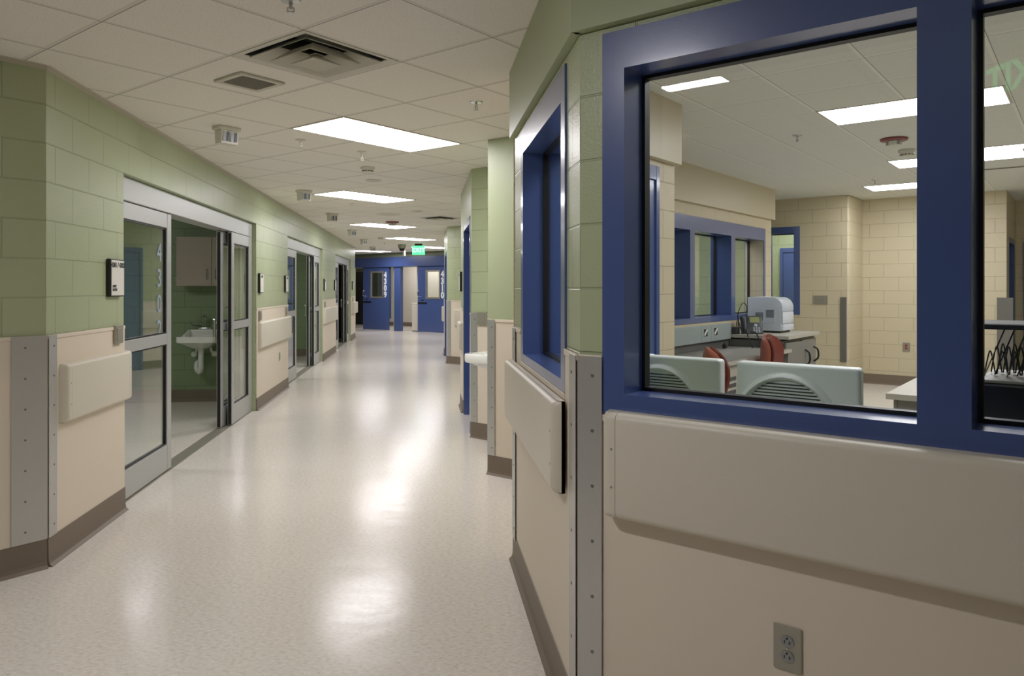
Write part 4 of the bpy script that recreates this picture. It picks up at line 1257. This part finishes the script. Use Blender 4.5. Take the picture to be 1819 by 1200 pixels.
t = thing('power_adapter', 'black plug block with cables between raceway and desk phone', 'power adapter', FW2.m(s=5.285, d=-0.07, z=CZ))
bm = bm_new(); box(bm, -0.05, 0.05, -0.05, 0.02, 0.0, 0.09, 0.01); obj('adapter_body', bm, 'phone', t)
bm = bm_new(); tube(bm, smooth_path([(0, -0.03, 0.09), (-0.02, -0.04, 0.15), (0.05, -0.03, 0.16), (0.08, -0.02, 0.05)]), 0.006, 6); obj('adapter_cable', bm, 'black', t, smooth=True)
p = on_level(1287, 618, DT)
t = thing('binder_clip', 'small black desk accessory standing on the long grey desk', 'desk accessory', Fr(p.x, p.y, 60).m(z=DT))
bm = bm_new(); box(bm, -0.045, 0.0, -0.02, 0.02, 0, 0.05, 0.008); box(bm, 0.0, 0.05, -0.025, 0.025, 0, 0.035, 0.01); obj('accessory_body', bm, 'black', t)
bm = bm_new(); tube(bm, smooth_path([(-0.02, 0, 0.05), (0, 0, 0.065), (0.03, 0, 0.035)]), 0.006, 6); obj('accessory_loop', bm, 'black', t)

# vented pedestal under the desk edge
p = on_level(1291, 655, 0.70)
t = thing('vented_pedestal', 'pale pedestal with rows of slots under the desk front edge', 'pedestal', FW2.m(s=(p - FW2.o).dot(FW2.s) + 0.21, d=-0.74))
bm = bm_new(); box(bm, -0.21, 0.21, 0.0, 0.55, 0.0, 0.715, 0.006); obj('pedestal_body', bm, 'printer_l', t)
bm = bm_new(); box(bm, -0.205, 0.205, -0.004, 0.0, 0.02, 0.70, 0.002); fp = obj('front_panel', bm, 'lam_edge', t)
for j in range(3):
    bm = bm_new()
    for i in range(9): box(bm, -0.12 + i * 0.027, -0.102 + i * 0.027, -0.0055, -0.0035, 0.56 - j * 0.065, 0.60 - j * 0.065)
    obj('slot_row', bm, 'slot', fp)


# task chairs
def chair(mw, label):
    t = thing('task_chair', label, 'chair', mw, 'red vinyl task chairs')
    def shell(off, th, kw, kh):
        bm = bmesh.new(); nu, nv = 12, 12; gs_ = []
        for side in (0, 1):
            g = []
            for j in range(nv + 1):
                v = j / nv; row = []
                ang = v * 2 - 1
                for i in range(nu + 1):
                    u = i / nu * 2 - 1
                    hw = 0.225 * kw * math.sqrt(max(0.02, 1 - abs(ang) ** 3.2))
                    x = u * hw; z = 0.48 + (0.27 + 0.24 * ang * kh)
                    y = off + 0.05 * ang ** 2 - 0.05 * ang * 0.6 - 0.07 * (x / 0.22) ** 2 + (th if side else 0) * (1 - 0.75 * max(abs(u), abs(ang)) ** 4)
                    row.append(bm.verts.new((x, y, z)))
                g.append(row)
            gs_.append(g)
        for s_, g in enumerate(gs_):
            for j in range(nv):
                for i in range(nu):
                    f = (g[j][i], g[j][i + 1], g[j + 1][i + 1], g[j + 1][i]); bm.faces.new(f if s_ else tuple(reversed(f)))
        A, B = gs_
        for j in range(nv):
            bm.faces.new((A[j][0], A[j + 1][0], B[j + 1][0], B[j][0])); bm.faces.new((A[j][nu], B[j][nu], B[j + 1][nu], A[j + 1][nu]))
        for i in range(nu):
            bm.faces.new((A[0][i], B[0][i], B[0][i + 1], A[0][i + 1])); bm.faces.new((A[nv][i], A[nv][i + 1], B[nv][i + 1], B[nv][i]))
        bmesh.ops.recalc_face_normals(bm, faces=bm.faces[:]); return bm
    obj('backrest', shell(-0.03, 0.075, 1.0, 1.0), 'red_vinyl', t, smooth=True)
    obj('back_shell', shell(-0.062, 0.050, 1.03, 1.02), 'red_dark', t, smooth=True)
    bm = bm_new(); box(bm, -0.23, 0.23, 0.02, 0.48, 0.44, 0.52, 0.035, 4); obj('seat', bm, 'red_vinyl', t, smooth=True)
    bm = bm_new(); tube(bm, smooth_path([(0, 0.25, 0.43), (0, 0.0, 0.42), (0, -0.06, 0.5), (0, -0.055, 0.65)]), 0.02); obj('back_bracket', bm, 'black', t, smooth=True)
    bm = bm_new(); cyl(bm, (0, 0.25, 0.08), (0, 0.25, 0.44), 0.028); obj('gas_lift', bm, 'black', t, smooth=True)
    for i in range(5):
        a = i * 2 * PI / 5 + 0.3; e_ = (0.3 * math.cos(a), 0.25 + 0.3 * math.sin(a))
        bm = bm_new(); tube(bm, [(0, 0.25, 0.11), (e_[0], e_[1], 0.075)], 0.02); lg = obj('leg', bm, 'black', t)
        bm = bm_new(); cyl(bm, (e_[0] - 0.02, e_[1], 0.03), (e_[0] + 0.02, e_[1], 0.03), 0.03); obj('caster', bm, 'black', lg, smooth=True)
    return t


c1 = chair(Fr(3.5, 7.25, 52).m(), 'brick red task chair in front of the credenza, right of the other chair')
c2 = copy_tree(c1); c2.matrix_world = Fr(2.29, 5.76, 76).m(); c2['label'] = 'brick red task chair behind the gap between the two monitors'

# counter inside the near window and the things on it
t = thing('window_counter', 'grey counter inside the big window that carries the monitors', 'counter', FN.m())
bm = bm_new(); box(bm, 0.10, 2.9, 0.245, 0.85, DT - 0.035, DT, 0.003); obj('counter_top', bm, 'lam_top', t)
for s in (0.12, 1.6, 2.86):
    bm = bm_new(); box(bm, s, s + 0.02, 0.26, 0.8, 0, DT - 0.036); obj('support_panel', bm, 'lam_dark', t)


def monitor(mw, label, w=0.392, h=0.315):
    """rear of the display faces -d; base at the counter"""
    t = thing('computer_monitor', label, 'monitor', mw, 'monitors facing into the station')
    zb = 0.15
    bm = bm_new(); box(bm, -w / 2, w / 2, 0.0, 0.055, zb, zb + h, 0.013, 4); obj('rear_shell', bm, 'monitor', t, smooth=True)
    bm = bm_new(); box(bm, -w / 2 + 0.012, w / 2 - 0.012, 0.054, 0.058, zb + 0.012, zb + h - 0.012); obj('screen', bm, 'black_gloss', t)
    # arched bulge with slots
    R, rh, zc = 0.170, 0.200, zb + 0.073
    cx_ = -0.03; a0 = -0.36
    bm = bmesh.new(); nn = 30; lv = []
    for kk, y in ((1.09, 0.002), (1.05, -0.012), (1.0, -0.019), (0.965, -0.014), (0.95, -0.002)):
        lv.append([bm.verts.new((cx_ + R * kk * math.cos(a0 + (PI - 2 * a0) * i / nn), y, zc + rh * kk * math.sin(a0 + (PI - 2 * a0) * i / nn))) for i in range(nn + 1)])
    for A, B in zip(lv, lv[1:]):
        for i in range(nn): bm.faces.new((A[i], A[i + 1], B[i + 1], B[i]))
    bm.faces.new(lv[-1])
    bmesh.ops.recalc_face_normals(bm, faces=bm.faces[:])
    ar = obj('vent_arch', bm, 'monitor', t, smooth=True)
    for i in range(22):
        z = zc - 0.04 + i * 0.0102; q = (z - zc) / (rh * 0.95)
        if q > 0.95: break
        hw = R * 0.90 * math.sqrt(1 - q * q)
        bm = bm_new()
        box(bm, cx_ - hw, cx_ - 0.012, -0.0045, 0.0, z, z + 0.0034); box(bm, cx_ - 0.012, cx_ + hw, -0.0045, 0.0, z, z + 0.0034)
        obj('vent_slot', bm, 'slot', ar)
    bm = bm_new(); box(bm, -0.05, 0.05, 0.01, 0.04, 0.012, zb + 0.06, 0.008); obj('stand_neck', bm, 'monitor', t)
    bm = bm_new(); box(bm, -0.13, 0.13, -0.05, 0.15, 0.0, 0.016, 0.006); obj('stand_base', bm, 'monitor', t)
    return t


m1 = monitor(FN.m(s=0.533, d=0.45, z=DT), 'pale computer monitor seen from behind, nearer the mullion')
m2 = copy_tree(m1); m2.matrix_world = FN.m(s=0.082, d=0.455, z=DT + 0.005); m2['label'] = 'pale computer monitor seen from behind, cut by the left window frame'
m2.matrix_world = FN.m(s=0.082, d=0.455, z=DT)

# peninsula desk
p = on_level(1573, 698, 0.755)
t = thing('peninsula_desk', 'pale-topped grey desk end between the monitors and the mullion', 'desk', Fr(p.x, p.y, -45).m())
bm = bm_new(); box(bm, 0, 1.5, 0, 1.5, 0.715, 0.755, 0.003); obj('desk_top', bm, 'lam_edge', t)
bm = bm_new(); box(bm, 0.05, 1.45, 0.06, 0.09, 0.06, 0.714); obj('front_panel', bm, 'lam_mid', t)
bm = bm_new(); box(bm, 0.04, 0.06, 0.05, 1.4, 0.0, 0.714); obj('side_panel', bm, 'lam_mid', t)
bm = bm_new(); box(bm, 1.44, 1.46, 0.05, 1.4, 0.0, 0.714); obj('side_panel', bm, 'lam_mid', t)

# black case and wire file rack behind the right pane
bo = 0.42
zc1 = zat(FN, 1745, 674, bo)
sb = FN.at(1738, bo)
t = thing('equipment_case', 'black equipment case on the counter behind the right pane', 'equipment case', FN.m(s=sb, d=bo, z=DT))
hh = zc1 - DT
bm = bm_new(); box(bm, 0, 0.62, 0.0, 0.34, 0.012, hh - 0.008, 0.008); obj('case_body', bm, 'black_gloss', t)
bm = bm_new(); box(bm, 0.0, 0.62, 0.004, 0.34, hh - 0.008, hh, 0.002); obj('case_lid', bm, 'lam_mid', t)
bm = bm_new(); box(bm, 0.17, 0.30, -0.006, 0.0, hh * 0.27, hh * 0.27 + 0.008); obj('latch', bm, 'recept', t)
bm = bm_new(); box(bm, 0.02, 0.6, 0.02, 0.3, 0, 0.012); obj('feet', bm, 'black', t)
zs_ = zat(FN, 1745, 584, bo + 0.06)
t = thing('wire_file_rack', 'black wire file rack with a flat shelf on the black case', 'file rack', FN.m(s=sb, d=bo, z=zc1))
rh_ = zs_ - zc1
bm = bm_new(); box(bm, -0.02, 0.62, 0.055, 0.34, rh_ + 0.004, rh_ + 0.016, 0.003); obj('shelf_top', bm, 'room_dark', t)
bm = bm_new(); box(bm, -0.025, 0.625, 0.05, 0.056, rh_, rh_ + 0.014, 0.001); box(bm, -0.025, 0.625, 0.339, 0.345, rh_, rh_ + 0.014, 0.001); obj('shelf_edge', bm, 'black', t)
for row, (dd, h_) in enumerate(((0.16, 0.070), (0.22, 0.080), (0.28, 0.085))):
    for i in range(20):
        x0 = 0.0 + i * 0.030 + row * 0.011
        pts = [(x0, dd - 0.012, 0.003), (x0 + 0.006, dd - 0.004, h_ * 0.6), (x0 + 0.013, dd, h_), (x0 + 0.020, dd - 0.004, h_ * 0.6), (x0 + 0.027, dd - 0.012, 0.003)]
        bm = bm_new(); tube(bm, smooth_path(pts, 4), 0.0021, 6); obj('wire_loop', bm, 'wire', t, smooth=True)
for i in range(11):
    x0 = 0.004 + i * 0.054
    for q_, (xo, nm_) in enumerate(((0.0, 'chrome'), (0.022, 'wire'))):
        if x0 + xo + 0.06 > 0.61: continue
        bm = bm_new(); tube(bm, [(x0 + xo, 0.10 + 0.04 * q_, 0.002), (x0 + xo + 0.045, 0.20 + 0.04 * q_, rh_ + 0.004)], 0.0022, 6); obj('strut', bm, nm_, t, smooth=True)

# blue doors at the right of the station
pz = FB2.m(s=b2e, d=0.25).translation
FPS = Fr(pz.x, pz.y, 45)
door_frame(10, FPS, 0.17, 1.0, 2.12, 0.25, 0.08, w=0.05, wtop=0.08)
pe = FB2.m(s=b2e, d=1.6).translation
door_frame(11, Fr(pe.x, pe.y, -45), 0.15, 1.1, 2.1, 0.0, -0.03, proud=0.05)
# something to see beyond the back-wall window: a blue-doored hall
pb = FB1.m(s=wb[0] - 1.2, d=2.0).translation
ceiling_light(Fr(pb.x, pb.y, -45), 0.8, -1.2, 2 * T, T, HI, 'unseen light panel added to brighten the hall behind the station back window', 'lens_s', 'room light panels')  # added out of view so the hall beyond is lit
struct('wall_beyond_back', wall_bm(0, 4, 0, 0.2, 0, HI), 'green_block', Fr(pb.x, pb.y, -45).m())
door_frame(12, Fr(pb.x, pb.y, -45), 0.9, 1.9, 2.1, 0.0, -0.03, proud=0.05)
